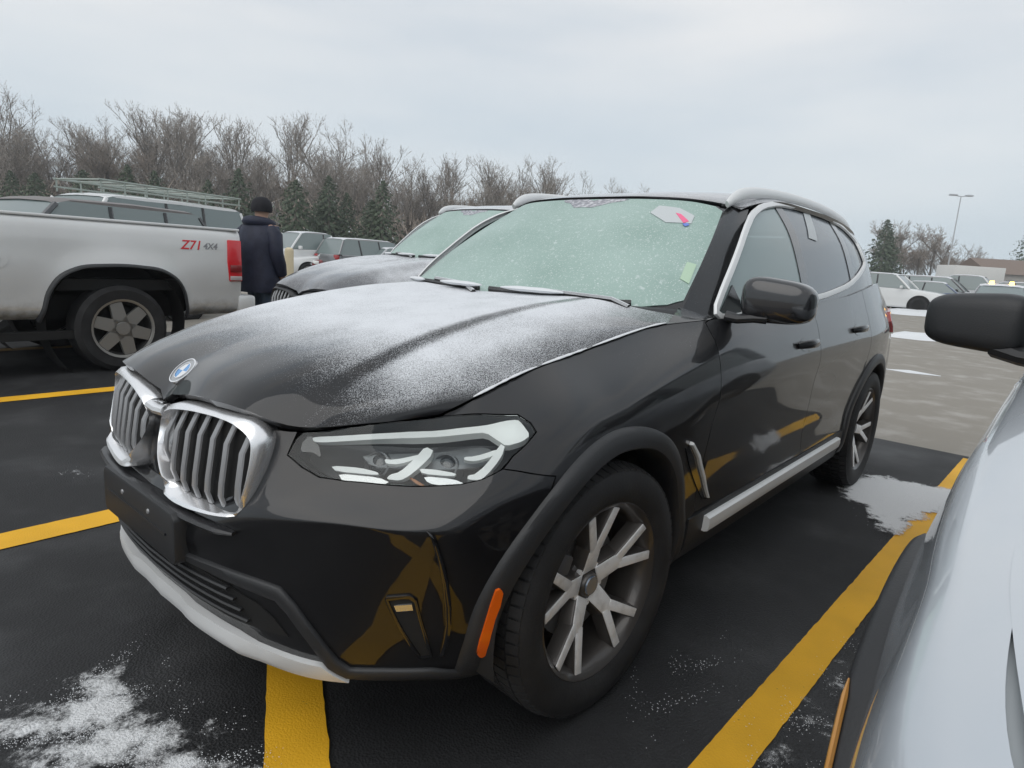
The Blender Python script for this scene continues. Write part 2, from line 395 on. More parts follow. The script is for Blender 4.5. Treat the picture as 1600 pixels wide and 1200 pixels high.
GLASS = [
 [(-.55,.79,1.05),(-.55,.75,1.24),(-.55,.685,1.40),(-.55,.59,1.55)],
 [(-.80,.83,1.065),(-.80,.775,1.255),(-.80,.705,1.42),(-.80,.61,1.56)],
 [(-1.2,.862,1.085),(-1.2,.805,1.27),(-1.2,.735,1.435),(-1.2,.635,1.575)],
 [(-1.8,.868,1.10),(-1.8,.812,1.285),(-1.8,.745,1.45),(-1.8,.65,1.59)],
 [(-2.4,.86,1.115),(-2.4,.805,1.295),(-2.4,.74,1.455),(-2.4,.648,1.59)],
 [(-2.9,.84,1.135),(-2.9,.785,1.305),(-2.9,.72,1.45),(-2.9,.63,1.575)],
 [(-3.3,.79,1.155),(-3.3,.735,1.31),(-3.3,.68,1.435),(-3.3,.60,1.545)],
 [(-3.62,.69,1.18),(-3.58,.65,1.31),(-3.54,.60,1.42),(-3.50,.54,1.51)],
]
ROOF = [
 [(-1.15,0,1.560),(-1.162,.26,1.558),(-1.20,.46,1.548),(-1.262,.575,1.532),(-1.30,.635,1.513)],
 [(-1.30,0,1.590),(-1.30,.27,1.588),(-1.32,.46,1.576),(-1.36,.575,1.560),(-1.38,.645,1.538)],
 [(-1.60,0,1.630),(-1.60,.27,1.628),(-1.60,.46,1.618),(-1.60,.58,1.604),(-1.60,.662,1.578)],
 [(-2.1,0,1.645),(-2.1,.27,1.642),(-2.1,.46,1.632),(-2.1,.58,1.618),(-2.1,.67,1.590)],
 [(-2.7,0,1.635),(-2.7,.27,1.632),(-2.7,.46,1.622),(-2.7,.58,1.606),(-2.7,.66,1.580)],
 [(-3.2,0,1.605),(-3.2,.27,1.602),(-3.2,.44,1.592),(-3.2,.55,1.575),(-3.2,.62,1.550)],
 [(-3.55,0,1.560),(-3.55,.27,1.557),(-3.53,.42,1.547),(-3.51,.50,1.535),(-3.50,.56,1.510)],
]
REARW = [
 [(-3.70,0,1.19),(-3.66,0,1.33),(-3.61,0,1.45),(-3.55,0,1.535)],
 [(-3.68,.30,1.19),(-3.645,.29,1.33),(-3.60,.27,1.45),(-3.54,.25,1.533)],
 [(-3.64,.57,1.19),(-3.61,.53,1.32),(-3.57,.50,1.43),(-3.52,.46,1.52)],
 [(-3.55,.71,1.17),(-3.545,.655,1.31),(-3.53,.605,1.42),(-3.505,.545,1.505)],
]
KID = [[(.868 - .22 * y * y - 4.5 * max(0, y - .38)**2 - .16 * (z - .5) - 1.6 * max(0, z - .80)**2 - 3.5 * max(0, .10 - y)**2, y, z) for z in (.46, .56, .66, .76, .86, .94)] for y in (-.02, .02, .06, .10, .15, .22, .30, .36, .42, .47, .52, .56)]
S_SIDE = Patch(SIDE).orient((-1.5, 0, .6)); S_HOOD = Patch(HOOD).orient((0, 0, .3)); S_WS = Patch(WSG).orient((-1.5, 0, .8))
S_GL = Patch(GLASS).orient((-1.8, 0, 1.)); S_ROOF = Patch(ROOF).orient((-2, 0, .8)); S_REAR = Patch(REARW).orient((-2, 0, 1.)); S_KID = Patch(KID).orient((0, 0, .6))

# ---- its materials
def snow_paint(name, base, dens, rough=.28, coat=1., metal=0., spec=.5):
    """car paint with a dusting of snow; dens(nt, xyz sockets) -> socket with local snow density 0..1"""
    m = mat(name, base, rough, metal, coat, spec); nt = m.node_tree; b = nt.nodes['Principled BSDF']
    N = nt.nodes; L = nt.links
    tc = N.new('ShaderNodeTexCoord'); sp = N.new('ShaderNodeSeparateXYZ'); L.new(tc.outputs['Object'], sp.inputs[0])
    d = dens(nt, sp, tc)
    n1 = N.new('ShaderNodeTexNoise'); n1.inputs['Scale'].default_value = 360; n1.inputs['Detail'].default_value = 3; n1.inputs['Roughness'].default_value = .7
    L.new(tc.outputs['Object'], n1.inputs['Vector'])
    n2 = N.new('ShaderNodeTexNoise'); n2.inputs['Scale'].default_value = 9; n2.inputs['Detail'].default_value = 4
    L.new(tc.outputs['Object'], n2.inputs['Vector'])
    a = N.new('ShaderNodeMath'); a.operation = 'MULTIPLY_ADD'; L.new(n2.outputs[0], a.inputs[0]); a.inputs[1].default_value = .34; a.inputs[2].default_value = -.17
    a2 = N.new('ShaderNodeMath'); a2.operation = 'ADD'; L.new(a.outputs[0], a2.inputs[0]); L.new(d, a2.inputs[1])
    # threshold of fine grain by density
    a3 = N.new('ShaderNodeMath'); a3.operation = 'MULTIPLY_ADD'; L.new(a2.outputs[0], a3.inputs[0]); a3.inputs[1].default_value = .62; L.new(n1.outputs[0], a3.inputs[2])
    mr = N.new('ShaderNodeMapRange'); mr.inputs[1].default_value = .72; mr.inputs[2].default_value = 1.02; mr.inputs[3].default_value = 0; mr.inputs[4].default_value = 1
    L.new(a3.outputs[0], mr.inputs[0])
    # no snow on steep faces
    ge = N.new('ShaderNodeNewGeometry'); sz = N.new('ShaderNodeSeparateXYZ'); L.new(ge.outputs['Normal'], sz.inputs[0])
    up = N.new('ShaderNodeMapRange'); up.inputs[1].default_value = .30; up.inputs[2].default_value = .62; L.new(sz.outputs[2], up.inputs[0])
    mu = N.new('ShaderNodeMath'); mu.operation = 'MULTIPLY'; L.new(mr.outputs[0], mu.inputs[0]); L.new(up.outputs[0], mu.inputs[1])
    sn = N.new('ShaderNodeBsdfPrincipled'); sn.inputs['Base Color'].default_value = (.72, .74, .77, 1); sn.inputs['Roughness'].default_value = .8; sn.inputs['Specular IOR Level'].default_value = .2
    bp = N.new('ShaderNodeBump'); bp.inputs['Strength'].default_value = .6; bp.inputs['Distance'].default_value = .003
    L.new(mu.outputs[0], bp.inputs['Height']); L.new(bp.outputs[0], sn.inputs['Normal'])
    mx = N.new('ShaderNodeMixShader'); L.new(mu.outputs[0], mx.inputs[0]); L.new(b.outputs[0], mx.inputs[1]); L.new(sn.outputs[0], mx.inputs[2])
    L.new(mx.outputs[0], N['Material Output'].inputs['Surface'])
    return m
def ramp_of(nt, sock, a, b, lo=0., hi=1.):
    r = nt.nodes.new('ShaderNodeMapRange'); r.interpolation_type = 'SMOOTHSTEP'
    r.inputs[1].default_value = a; r.inputs[2].default_value = b; r.inputs[3].default_value = lo; r.inputs[4].default_value = hi
    nt.links.new(sock, r.inputs[0]); return r.outputs[0]
def mul(nt, *s):
    o = s[0]
    for t in s[1:]:
        m = nt.nodes.new('ShaderNodeMath'); m.operation = 'MULTIPLY'; nt.links.new(o, m.inputs[0])
        if isinstance(t, (int, float)): m.inputs[1].default_value = t
        else: nt.links.new(t, m.inputs[1])
        o = m.outputs[0]
    return o
def absn(nt, s):
    m = nt.nodes.new('ShaderNodeMath'); m.operation = 'ABSOLUTE'; nt.links.new(s, m.inputs[0]); return m.outputs[0]
def crease(nt, ay):
    d = nt.nodes.new('ShaderNodeMath'); d.operation = 'SUBTRACT'; nt.links.new(ay, d.inputs[0]); d.inputs[1].default_value = .462
    return ramp_of(nt, absn(nt, d.outputs[0]), .004, .030, .48, 1.)
def dens_hood(nt, sp, tc):
    x, y, z = sp.outputs; ay = absn(nt, y)
    return mul(nt, ramp_of(nt, x, .80, .26, .0, 1.), ramp_of(nt, ay, .80, .48, .42, 1.), crease(nt, ay), .87)
def dens_roof(nt, sp, tc):
    return ramp_of(nt, sp.outputs[0], -1.14, -1.30, .25, .60)
def dens_low(nt, sp, tc):
    return ramp_of(nt, sp.outputs[2], .9, 1.05, 0., .10)
M_PAINT = mat('black paint', (.007, .007, .008), .35, 0., 1., .12)
M_HOOD = snow_paint('black paint with snow', (.007, .007, .008), dens_hood, .35, 1., 0., .12)
M_ROOFP = snow_paint('black roof paint with snow', (.007, .007, .008), dens_roof, .35, 1., 0., .12)
M_FEND = snow_paint('black paint with frost', (.007, .007, .008), dens_low, .35, 1., 0., .12)
M_BLACKG = mat('gloss black', (.008, .008, .009), .08, 0, .6)
M_PLAST = mat('satin black plastic', (.022, .023, .025), .48, 0, 0, .5, bump=(260, .10))
M_DARK = mat('black inside', (.006, .006, .006), .8)
M_TYRE = mat('tyre rubber', (.016, .016, .017), .72, 0, 0, .4, noise=(9, (.03, .03, .031), .45, .75), bump=(120, .12))
M_SILV = mat('satin aluminium trim', (.74, .75, .75), .40, .22)
M_CHROME = mat('chrome grille frame', (.93, .93, .94), .27, .85)
M_RIMS = mat('machined alloy', (.86, .86, .86), .40, .30, noise=(30, (.55, .53, .51), .5, .9))
M_RIMD = mat('dark alloy paint', (.06, .054, .05), .38, .4, .4)
M_BAR = mat('grey grille bar', (.36, .365, .375), .32, .35)
M_DRL = mat('milky light guide', (.92, .94, .92), .4, 0, .3)
M_REFL = mat('lamp reflector', (.55, .56, .56), .22, .8)
M_LAMPIN = mat('lamp housing', (.035, .038, .042), .3, .2)
M_AMBER = mat('amber lens', (.75, .12, .005), .25, 0, .6)
M_RED = mat('red lamp lens', (.35, .01, .012), .2, 0, .8)
M_FROST = mat('frosted screen', (.275, .385, .345), .5, 0, .08, .35, noise=(3.2, (.345, .46, .42), .3, .7), bump=(420, .12))
def specks(m, scale, lo, hi, col):
    nt = m.node_tree; b = nt.nodes['Principled BSDF']; src = b.inputs['Base Color'].links[0].from_socket
    tc = nt.nodes.new('ShaderNodeTexCoord'); n = nt.nodes.new('ShaderNodeTexNoise'); n.inputs['Scale'].default_value = scale; n.inputs['Detail'].default_value = 2
    nt.links.new(tc.outputs['Object'], n.inputs['Vector']); r = ramp_of(nt, n.outputs[0], lo, hi)
    mx = nt.nodes.new('ShaderNodeMix'); mx.data_type = 'RGBA'; nt.links.new(r, mx.inputs[0]); nt.links.new(src, mx.inputs[6]); mx.inputs[7].default_value = (*col, 1)
    nt.links.new(mx.outputs[2], b.inputs['Base Color'])
specks(M_FROST, 170, .60, .70, (.60, .66, .65)); specks(M_FROST, 38, .60, .80, (.50, .58, .56))
def thin_glass(name, tint, refl=.35, frost=None):  # frost: colour and share of a pale layer painting reflected sky
    m = bpy.data.materials.new(name); m.use_nodes = True; nt = m.node_tree; nt.nodes.clear()
    o = nt.nodes.new('ShaderNodeOutputMaterial'); t = nt.nodes.new('ShaderNodeBsdfTransparent'); t.inputs[0].default_value = (*tint, 1)
    g = nt.nodes.new('ShaderNodeBsdfGlossy'); g.inputs['Roughness'].default_value = .02; g.inputs[0].default_value = (.95, .97, .97, 1)
    f = nt.nodes.new('ShaderNodeFresnel'); f.inputs[0].default_value = 1.45
    mx = nt.nodes.new('ShaderNodeMixShader'); nt.links.new(f.outputs[0], mx.inputs[0]); nt.links.new(t.outputs[0], mx.inputs[1]); nt.links.new(g.outputs[0], mx.inputs[2])
    last = mx
    if frost:
        d = nt.nodes.new('ShaderNodeBsdfDiffuse'); d.inputs[0].default_value = (*frost[0], 1)
        m2 = nt.nodes.new('ShaderNodeMixShader'); m2.inputs[0].default_value = frost[1]
        # pale diffuse layer paints reflected sky into the pane, under its gloss
        nt.links.new(t.outputs[0], m2.inputs[1]); nt.links.new(d.outputs[0], m2.inputs[2]); nt.links.new(m2.outputs[0], mx.inputs[1])
    nt.links.new(last.outputs[0], o.inputs[0]); MATS[name] = m; return m
M_LENS = thin_glass('clear lamp lens', (.93, .95, .95))
M_SIDEG = thin_glass('sky-paled side glass', (.42, .50, .50), frost=((.36, .44, .44), .72))  # pale teal layer: sky reflection put into the pane colour
M_REARG = thin_glass('privacy glass', (.10, .11, .12), frost=((.24, .26, .285), .75))  # dark tint, with reflected sky painted over it as a grey layer
M_SEAT = mat('dark seat', (.03, .03, .032), .7)
M_BLUE = mat('badge blue', (.10, .30, .62), .2, 0, .6); M_WHITE = mat('badge white', (.75, .76, .77), .2, 0, .6)
M_STICK = mat('white sticker', (.52, .55, .56), .6); M_PINK = mat('pink sticker', (.85, .16, .30), .6); M_BLU2 = mat('blue sticker', (.16, .25, .65), .6)

SUV = thing('parked_suv', 'black SUV with twin chrome framed grille and snow dusted bonnet', 'car')
def both(o):
    c = mirror_y(o, SUV)
    for ch in list(o.children):
        d = mirror_y(ch); d.parent = c
    return o
C2 = lambda L, s=3.636, ox=430, oy=620: [(x / s + ox, y / s + oy) for x, y in L]
# ---- outlines
HL = S_SIDE.pix([(449,711),(462,686),(474,676),(540,669),(623,658.5),(691,650),(760,647),(809,648),(829,661),(838,675),(823,693),(801,713),(782,735),(754,749),(719,757),(664,760),(595,757),(540,752),(499,746),(471,730)])
HLs = smooth_poly(HL, 1)
TU, TV = S_SIDE.tu[-1], S_SIDE.tv[-1]
AR = .435
def arc(cx, a0, a1, r=AR, n=26, cz=.36):
    return [(cx + r * math.cos(R_(a)), cz + r * math.sin(R_(a))) for a in np.linspace(a0, a1, n)]
def vtop(u): return (u, TV)
# bumper / wing seam, from headlamp corner to arch
seam = S_SIDE.pix([(786,733),(830,740),(868,744)])
arc_low = S_SIDE.side([p for p in arc(0, -18, 74) if p[1] < .655])[::-1]
ub = np.vstack([[(0., TV - .003)], [(u, TV - .003) for u in np.linspace(.05, HL[1][0] - .004, 9)],
               [HL[0]], HL[19:11:-1], seam, arc_low, [(arc_low[-1][0], .02)], [(0., .02)]])
o = panel(S_SIDE, ub, 'front_bumper', M_FEND, SUV, gap=.0015, step=.026, edge=.02, sym=True)
shut = S_SIDE.pix([(697,650),(715,636),(760,613),(850,571)])
fw_top = [(u, TV - .002) for u in np.linspace(shut[0][0] + .0, S_SIDE.near((-.68, .825, 1.085))[0], 16)]
door_f = S_SIDE.side([(-.655, 1.075), (-.63, 1.02), (-.60, .93), (-.575, .8), (-.56, .65), (-.55, .5), (-.55, .44)])
arc_rear = S_SIDE.side(arc(0, 74, 169))        # top -> rear low
arc_mid = S_SIDE.side([p for p in arc(0, -18, 74) if p[1] >= .655])
wing = np.vstack([fw_top, door_f, S_SIDE.side([(-.50, .42)]), arc_rear[::-1], arc_mid[::-1], seam[::-1], HL[11:4:-1]])
o = panel(S_SIDE, wing, 'front_wing', M_FEND, SUV, gap=.0018, step=.026, edge=.02); both(o)
S_top = lambda x0, x1, n=10: np.array([(u, TV - .002) for u in np.linspace(S_SIDE.near((x0, .86, 1.12))[0], S_SIDE.near((x1, .86, 1.16))[0], n)])
fd = np.vstack([S_top(-.68, -1.66), S_SIDE.side([(-1.665, 1.0), (-1.67, .8), (-1.67, .6), (-1.67, .43)]), S_SIDE.side([(-1.2, .43), (-.8, .43)]), door_f[::-1]])
o = panel(S_SIDE, fd, 'front_door', M_PAINT, SUV, gap=.002, step=.032, edge=.025); DOORF = o
arcRf = S_SIDE.side(arc(-2.864, 18, 75, r=.46))
rd = np.vstack([S_top(-1.66, -2.62), S_SIDE.side([(-2.60, 1.1), (-2.60, .95), (-2.60, .86)]), S_SIDE.side([(-2.56, .72), (-2.47, .58), (-2.42, .43)]), S_SIDE.side([(-1.67, .43), (-1.67, .6), (-1.67, .8), (-1.665, 1.0)])])
o = panel(S_SIDE, rd, 'rear_door', M_PAINT, SUV, gap=.002, step=.032, edge=.025); DOORR = o
qp = np.vstack([S_top(-2.62, -3.45, 12), S_SIDE.side([(-3.44, 1.1), (-3.42, .9), (-3.38, .75)]), S_SIDE.side(arc(-2.864, 142, 12)), S_SIDE.side([(-2.47, .58), (-2.56, .72), (-2.60, .86), (-2.60, .95), (-2.60, 1.1)])])
o = panel(S_SIDE, qp, 'rear_wing', M_PAINT, SUV, gap=.002, step=.034, edge=.025); both(o)
rb = np.vstack([[(u, TV - .002) for u in np.linspace(S_SIDE.near((-3.45, .75, 1.2))[0], TU, 10)], [(TU, .02)], [(S_SIDE.near((-3.27, .85, .27))[0], .02)], S_SIDE.side(arc(-2.864, 190, 142)), S_SIDE.side([(-3.38, .75), (-3.42, .9), (-3.44, 1.1)])])
o = panel(S_SIDE, rb, 'rear_bumper', M_PAINT, SUV, gap=.002, step=.04, edge=.03, sym=True)
# dark shell behind the gaps, with the wheel openings and headlamps left free
sh = np.array([(0, .0), (TU, .0), (TU, TV), (0, TV)])
o = panel(S_SIDE, sh, 'inner_shell', M_DARK, SUV, gap=0, lift=-.03, depth=0, step=.06,
          holes=[inset(HL, .012)])
bm = bmesh.new(); bm.from_mesh(o.data)
kill = [f for f in bm.faces if any(math.hypot(f.calc_center_median().x - cx, f.calc_center_median().z - .36) < .46 for cx in (0, -2.864))]
bmesh.ops.delete(bm, geom=kill, context='FACES'); bm.to_mesh(o.data); bm.free(); both(o)
# bonnet
hu = S_HOOD
hd_front = hu.pix([(470,679.5),(560,668),(640,656),(691,648.5)])
hd_kid = np.vstack([[(0, hu.pix([(240,635)])[0][1])], hu.pix([(245,629),(252,622),(268,617),(296,617.5),(330,626),(362,634.5),(391,644.5),(410,661),(424,684)])])
hv = np.vstack([hd_kid, hd_front, [(hu.tu[-1] - .001, v) for v in np.linspace(.03, hu.tv[-1] - .05, 14)], [(u, hu.tv[-1] - .012) for u in np.linspace(hu.tu[-1] - .05, 0, 12)]])
hv = hv[np.r_[True, np.linalg.norm(np.diff(hv, axis=0), axis=1) > 1e-4]]
BON = panel(hu, hv, 'bonnet', M_HOOD, SUV, gap=.0015, step=.02, edge=.018, depth=.02, sym=True)
# ---- greenhouse
ws = S_WS; sW = ws.tv[-1]; uE = ws.near((-.98, .655, 1.33))[0]
WS = panel(ws, [(0, .012)] + [(u, .012 + .012 * (u / uE)**2) for u in np.linspace(.08, uE - .05, 8)] + [(uE - .004, .06), (uE, .3), (uE, .5), (uE - .004, sW - .05), (uE - .05, sW - .012)] + [(u, sW - .010) for u in np.linspace(uE - .1, 0, 8)],
           'windscreen', M_FROST, SUV, gap=.001, step=.04, edge=.03, depth=.006, sym=True)
# dark border and the bare patch round the rear-view mirror foot
fr_out = [(u, .004) for u in np.linspace(0, uE + .008, 12)] + [(uE + .008, v) for v in np.linspace(.05, sW - .004, 10)] + [(u, sW - .004) for u in np.linspace(uE, 0, 12)]
o = panel(ws, fr_out, 'screen_border', M_BLACKG, WS, gap=0, lift=-.004, depth=.004, step=.05, sym=True)
m_bare = mat('thawed glass with snow', (.20, .20, .23), .5, 0, .4, noise=(60, (.52, .52, .55), .46, .62))
bare = smooth_poly([(.0, sW - .014), (.0, sW - .11), (.05, sW - .12), (.085, sW - .09), (.12, sW - .06), (.17, sW - .045), (.20, sW - .014)], 1)
bare[np.abs(bare[:, 0]) < .02, 0] = 0
panel(ws, bare, 'thawed_patch', m_bare, WS, gap=0, lift=.0015, depth=.001, step=.02, sym=True)
def ws_pix(pts, name, m, lift=.003): return panel(ws, ws.pix(pts), name, m, WS, gap=0, lift=lift, depth=.002, step=.02)
ws_pix([(1016,333),(1030,322),(1062,326),(1085,338),(1080,350),(1040,348)], 'sticker', M_STICK)
ws_pix([(1056,334),(1064,336),(1076,347),(1068,350)], 'sticker', M_PINK, .005)
ws_pix([(1066,351),(1074,350),(1077,353),(1070,355)], 'sticker', M_BLU2, .005)
ws_pix([(1062,436),(1073,410),(1088,414),(1076,444)], 'inspection_sticker', mat('pale green sticker', (.45, .60, .45), .6))
# screen pillar
o = panel(ws, [(uE + .004, .004), (ws.tu[-1], .0), (ws.tu[-1], sW), (uE + .004, sW - .002)], 'screen_pillar', M_FEND, SUV, gap=.0015, step=.03, depth=.02); both(o)
# roof
rf = S_ROOF; u0 = .012
o = panel(rf, [(rf.tu[0] + u0, 0)] + [(u0, v) for v in np.linspace(.06, rf.tv[-1], 8)] + [(rf.tu[-1], rf.tv[-1]), (rf.tu[-1], 0)], 'roof', M_ROOFP, SUV, gap=.0, step=.05, depth=.02)
o2 = mirror_y(o, SUV); bm = bmesh.new(); bm.from_mesh(o.data); bm.from_mesh(o2.data); bmesh.ops.remove_doubles(bm, verts=[v for v in bm.verts if abs(v.co.y) < .001], dist=2e-4)
bm.to_mesh(o.data); bm.free(); o.data.polygons.foreach_set('use_smooth', [True] * len(o.data.polygons)); bpy.data.objects.remove(o2)
# side panes, pillars, bright trim
gl = S_GL
dlo = gl.pix([(1116,486),(1131,446),(1150,400),(1164,358),(1174,334),(1190,321),(1214,317),(1247,323),(1289,338),(1316,354),(1334,373),(1347,399),(1352,414),(1342,432),(1327,447),(1293,462),(1275,467)])
belt = gl.side([(-1.45, 1.122), (-1.15, 1.10), (-.95, 1.088), (-.80, 1.08)])
dl = np.vstack([dlo, belt]); dls = smooth_poly(dl, 1)
# body-coloured frame between the trim and the roof
g_out = np.vstack([[(gl.near((x, .6, 1.56))[0], gl.tv[-1] - .012) for x in np.linspace(-1.56, -3.50, 16)], [(gl.tu[-1], v) for v in np.linspace(gl.tv[-1], .0, 6)], [(gl.near((x, .86, 1.1))[0], .0) for x in np.linspace(-3.5, -.75, 16)]])
# front edge follows the pillar
g_fr = [gl.near(p) for p in [(-.75,.815,1.085),(-.97,.765,1.245),(-1.17,.708,1.39),(-1.31,.665,1.49)]]
g_out = np.vstack([g_out, g_fr])
o = panel(gl, g_out, 'side_frame', M_FEND, SUV, gap=.0, lift=-.004, step=.04, edge=.03, depth=.02, holes=[inset(dls, .0)]); both(o)
cut = lambda x: gl.near((x, .8, 1.3))[0]
def clip_u(P, a, b):
    """part of a closed polygon with a<u<b"""
    def half(P, c, s):
        out = []
        for p, q in zip(P, np.roll(P, -1, 0)):
            ip, iq = s * (p[0] - c) > 0, s * (q[0] - c) > 0
            if ip: out.append(p)
            if ip != iq: t = (c - p[0]) / (q[0] - p[0]); out.append(p + t * (q - p))
        return np.array(out)
    return half(half(P, a, 1), b, -1)
di = inset(dls, .012)
g1 = clip_u(di, -1, cut(-1.63)); g2 = clip_u(di, cut(-1.72), cut(-2.52)); g3 = clip_u(di, cut(-2.62), 99)
GF = panel(gl, g1, 'side_window', M_SIDEG, DOORF, gap=0, lift=-.010, depth=.004, step=.05)
GR = panel(gl, g2, 'side_window', M_REARG, DOORR, gap=0, lift=-.010, depth=.004, step=.05)
o = panel(gl, g3, 'quarter_window', M_REARG, SUV, gap=0, lift=-.010, depth=.004, step=.05); both(o)
for a, b in ((-1.625, -1.725), (-2.515, -2.625)):
    o = panel(gl, clip_u(inset(dls, .004), cut(a), cut(b)), 'window_pillar', M_BLACKG, SUV, gap=0, lift=-.006, depth=.02, step=.04); both(o)
o = strip(gl, resample(inset(dls, .004), .03), .026, 'window_trim', M_SILV, SUV, lift=.001, thick=.006, closed=True); both(o)
# white sheet inside the rear pane
panel(gl, gl.pix([(1257,331),(1267,333),(1279,376),(1266,371)]), 'paper_note', M_STICK, DOORR, gap=0, lift=-.006, depth=.001, step=.03)
# door handles
for D, x0, x1, z in ((DOORF, -1.36, -1.60, .965), (DOORR, -2.22, -2.46, .995)):
    p0 = S_SIDE.side([(x, z + .0) for x in np.linspace(x0, x1, 7)]); X = S_SIDE.at(p0) + S_SIDE.nrm(p0) * np.array([.002, .022, .032, .034, .032, .022, .002])[:, None]
    MB().tube(X, [.010, .014, .015, .015, .015, .014, .010], 10, squash=(.7, 1.25)).build('door_handle', M_PAINT, D)
    pc = S_SIDE.side([(x0 + (x1 - x0) / 2 + .09 * math.cos(t), z + .032 * math.sin(t)) for t in np.linspace(0, 2 * math.pi, 17)[:-1]])
    panel(S_SIDE, pc, 'handle_recess', M_PAINT, D, gap=0, lift=.001, depth=.001, step=.02)
both(DOORF); both(DOORR)
# rear screen, tail lamps
rw = S_REAR
o = panel(rw, [(0, 0), (rw.tu[-1], 0), (rw.tu[-1], rw.tv[-1]), (0, rw.tv[-1])], 'tailgate_frame', M_PAINT, SUV, gap=0, lift=-.006, depth=.02, step=.06, sym=True)
panel(rw, [(0, .06), (.5, .06), (.5, rw.tv[-1] - .05), (0, rw.tv[-1] - .05)], 'rear_screen', M_REARG, SUV, gap=0, lift=.002, depth=.004, step=.06, sym=True)
o = panel(S_SIDE, S_SIDE.side([(-3.40, 1.06), (-3.36, 1.0), (-3.40, .93), (-3.55, .91)]).tolist() + [S_SIDE.near(p) for p in [(-3.75, .62, .93), (-3.80, .42, .95), (-3.77, .42, 1.04), (-3.71, .62, 1.07), (-3.58, .77, 1.08)]], 'tail_lamp', M_RED, SUV, gap=0, lift=.012, depth=.014, step=.03); both(o)
# cowl and wipers
mb = MB(); pts = [(-.39, 0, 1.088), (-.42, .28, 1.09), (-.51, .52, 1.092), (-.66, .72, 1.09)]
for s in (1, -1): mb.tube([(p[0] + .02, s * p[1], p[2] + .006) for p in pts], .045, 8, squash=(1, .35))
mb.build('scuttle', M_PLAST, SUV)
for y0, y1, nm in ((.62, .03, 'wiper'), (-.02, -.60, 'wiper')):
    P = []
    for t in np.linspace(0, 1, 9):
        y = y0 + (y1 - y0) * t; uv = ws.near((-.5, abs(y), 1.12)); uv = (uv[0], .030 + .014 * t + (.012 if y0 < 0 else 0)); q = ws.at(uv)[0] + ws.nrm(uv)[0] * .014; q[1] *= 1 if y > 0 else -1; P.append(q)
    w = MB().tube(P, [.008] * 9, 6, squash=(1, 1.6)).build(nm, snow_paint('snowy wiper', (.02, .02, .02), lambda nt, sp, tc: ramp_of(nt, sp.outputs[2], .5, .6, .0, .5), .5, 0), SUV)
    MB().tube([P[0] + np.array([.05, .02, -.012]), P[1] + np.array([.015, 0, .012]), P[4] + np.array([0, 0, .016])], .010, 6).build('wiper_arm', snow_paint('snowy wiper arm', (.02, .02, .02), lambda nt, sp, tc: ramp_of(nt, sp.outputs[2], .5, .6, .0, .9), .5, 0), w)
# snow lying along the screen foot
m_snow = mat('crusted snow', (.70, .72, .74), .85, 0, 0, .3, bump=(60, .5))
for ya, yb in ((-.52, -.36), (-.22, .02), (.12, .38)):
    P = []
    for t in np.linspace(0, 1, 7):
        y = ya + (yb - ya) * t; uv = (ws.near((-.5, abs(y), 1.12))[0], .03); q = ws.at(uv)[0]; q[1] *= 1 if y > 0 else -1; P.append(q + np.array([.03, 0, .034]))
    MB().tube(P, [.004, .010, .013, .012, .013, .010, .004], 7, squash=(1.5, .8)).build('snow_ridge', m_snow, SUV)
# body-coloured joints at the head and the foot of the screen pillar
def bridge(A, B, name, lift=.002):
    n = len(A); V = []
    for k in range(4):
        f = k / 3; V += list(A * (1 - f) + B * f + np.array([0, .004, .004]) * math.sin(math.pi * f))
    o = mesh(name, V, [(r * n + i, r * n + i + 1, (r + 1) * n + i + 1, (r + 1) * n + i) for r in range(3) for i in range(n - 1)], M_FEND, SUV); both(o)
tt = np.linspace(0, 1, 9)
bridge(ws.at([(uE - .02 + k * (ws.tu[-1] - uE + .02), sW - .004) for k in tt]), rf.at([(u0 + .006, rf.tv[-1] - .10 + .098 * min(1, k / .55)) if k < .55 else (u0 + .01 + .13 * (k - .55) / .45, rf.tv[-1] - .002) for k in tt]), 'pillar_head')
bridge(ws.at([(uE - .01 + k * (ws.tu[-1] - uE + .01), .012) for k in tt]), S_SIDE.at([(S_SIDE.near((-.47 - .22 * k, .79 + .03 * k, 1.08))[0], TV - .001) for k in tt]), 'pillar_foot')
# snow caught along the bonnet seam
for va, vb in ((.10, .34), (.36, .52), (.54, .80)):
    Q = [S_HOOD.at([(S_HOOD.tu[-1] - .004, S_HOOD.tv[-1] * f)])[0] + np.array([0, .002, .003]) for f in np.linspace(va, vb, 14)]
    MB().tube(Q, [.0015] + list(rng.uniform(.0025, .0045, 12)) + [.0015], 6, squash=(1.5, .8)).build('snow_ridge', m_snow, SUV)
# roof rails
for s in (1, -1):
    P = herm(np.array([(-1.245, .598, 1.530), (-1.29, .604, 1.556), (-1.36, .610, 1.583), (-1.50, .618, 1.605), (-1.8, .626, 1.624), (-2.2, .630, 1.630), (-2.6, .626, 1.622), (-2.9, .616, 1.602), (-3.1, .604, 1.576), (-3.2, .596, 1.55)]), np.arange(10.), np.linspace(0, 9, 37))
    MB().tube([(x, s * y, z) for x, y, z in P], np.interp(np.linspace(0, 9, 37), np.arange(10), [.008, .013, .014, .013, .012, .012, .012, .013, .011, .006]), 14, squash=(1.1, 1.9)).build('roof_rail', M_SILV, SUV)
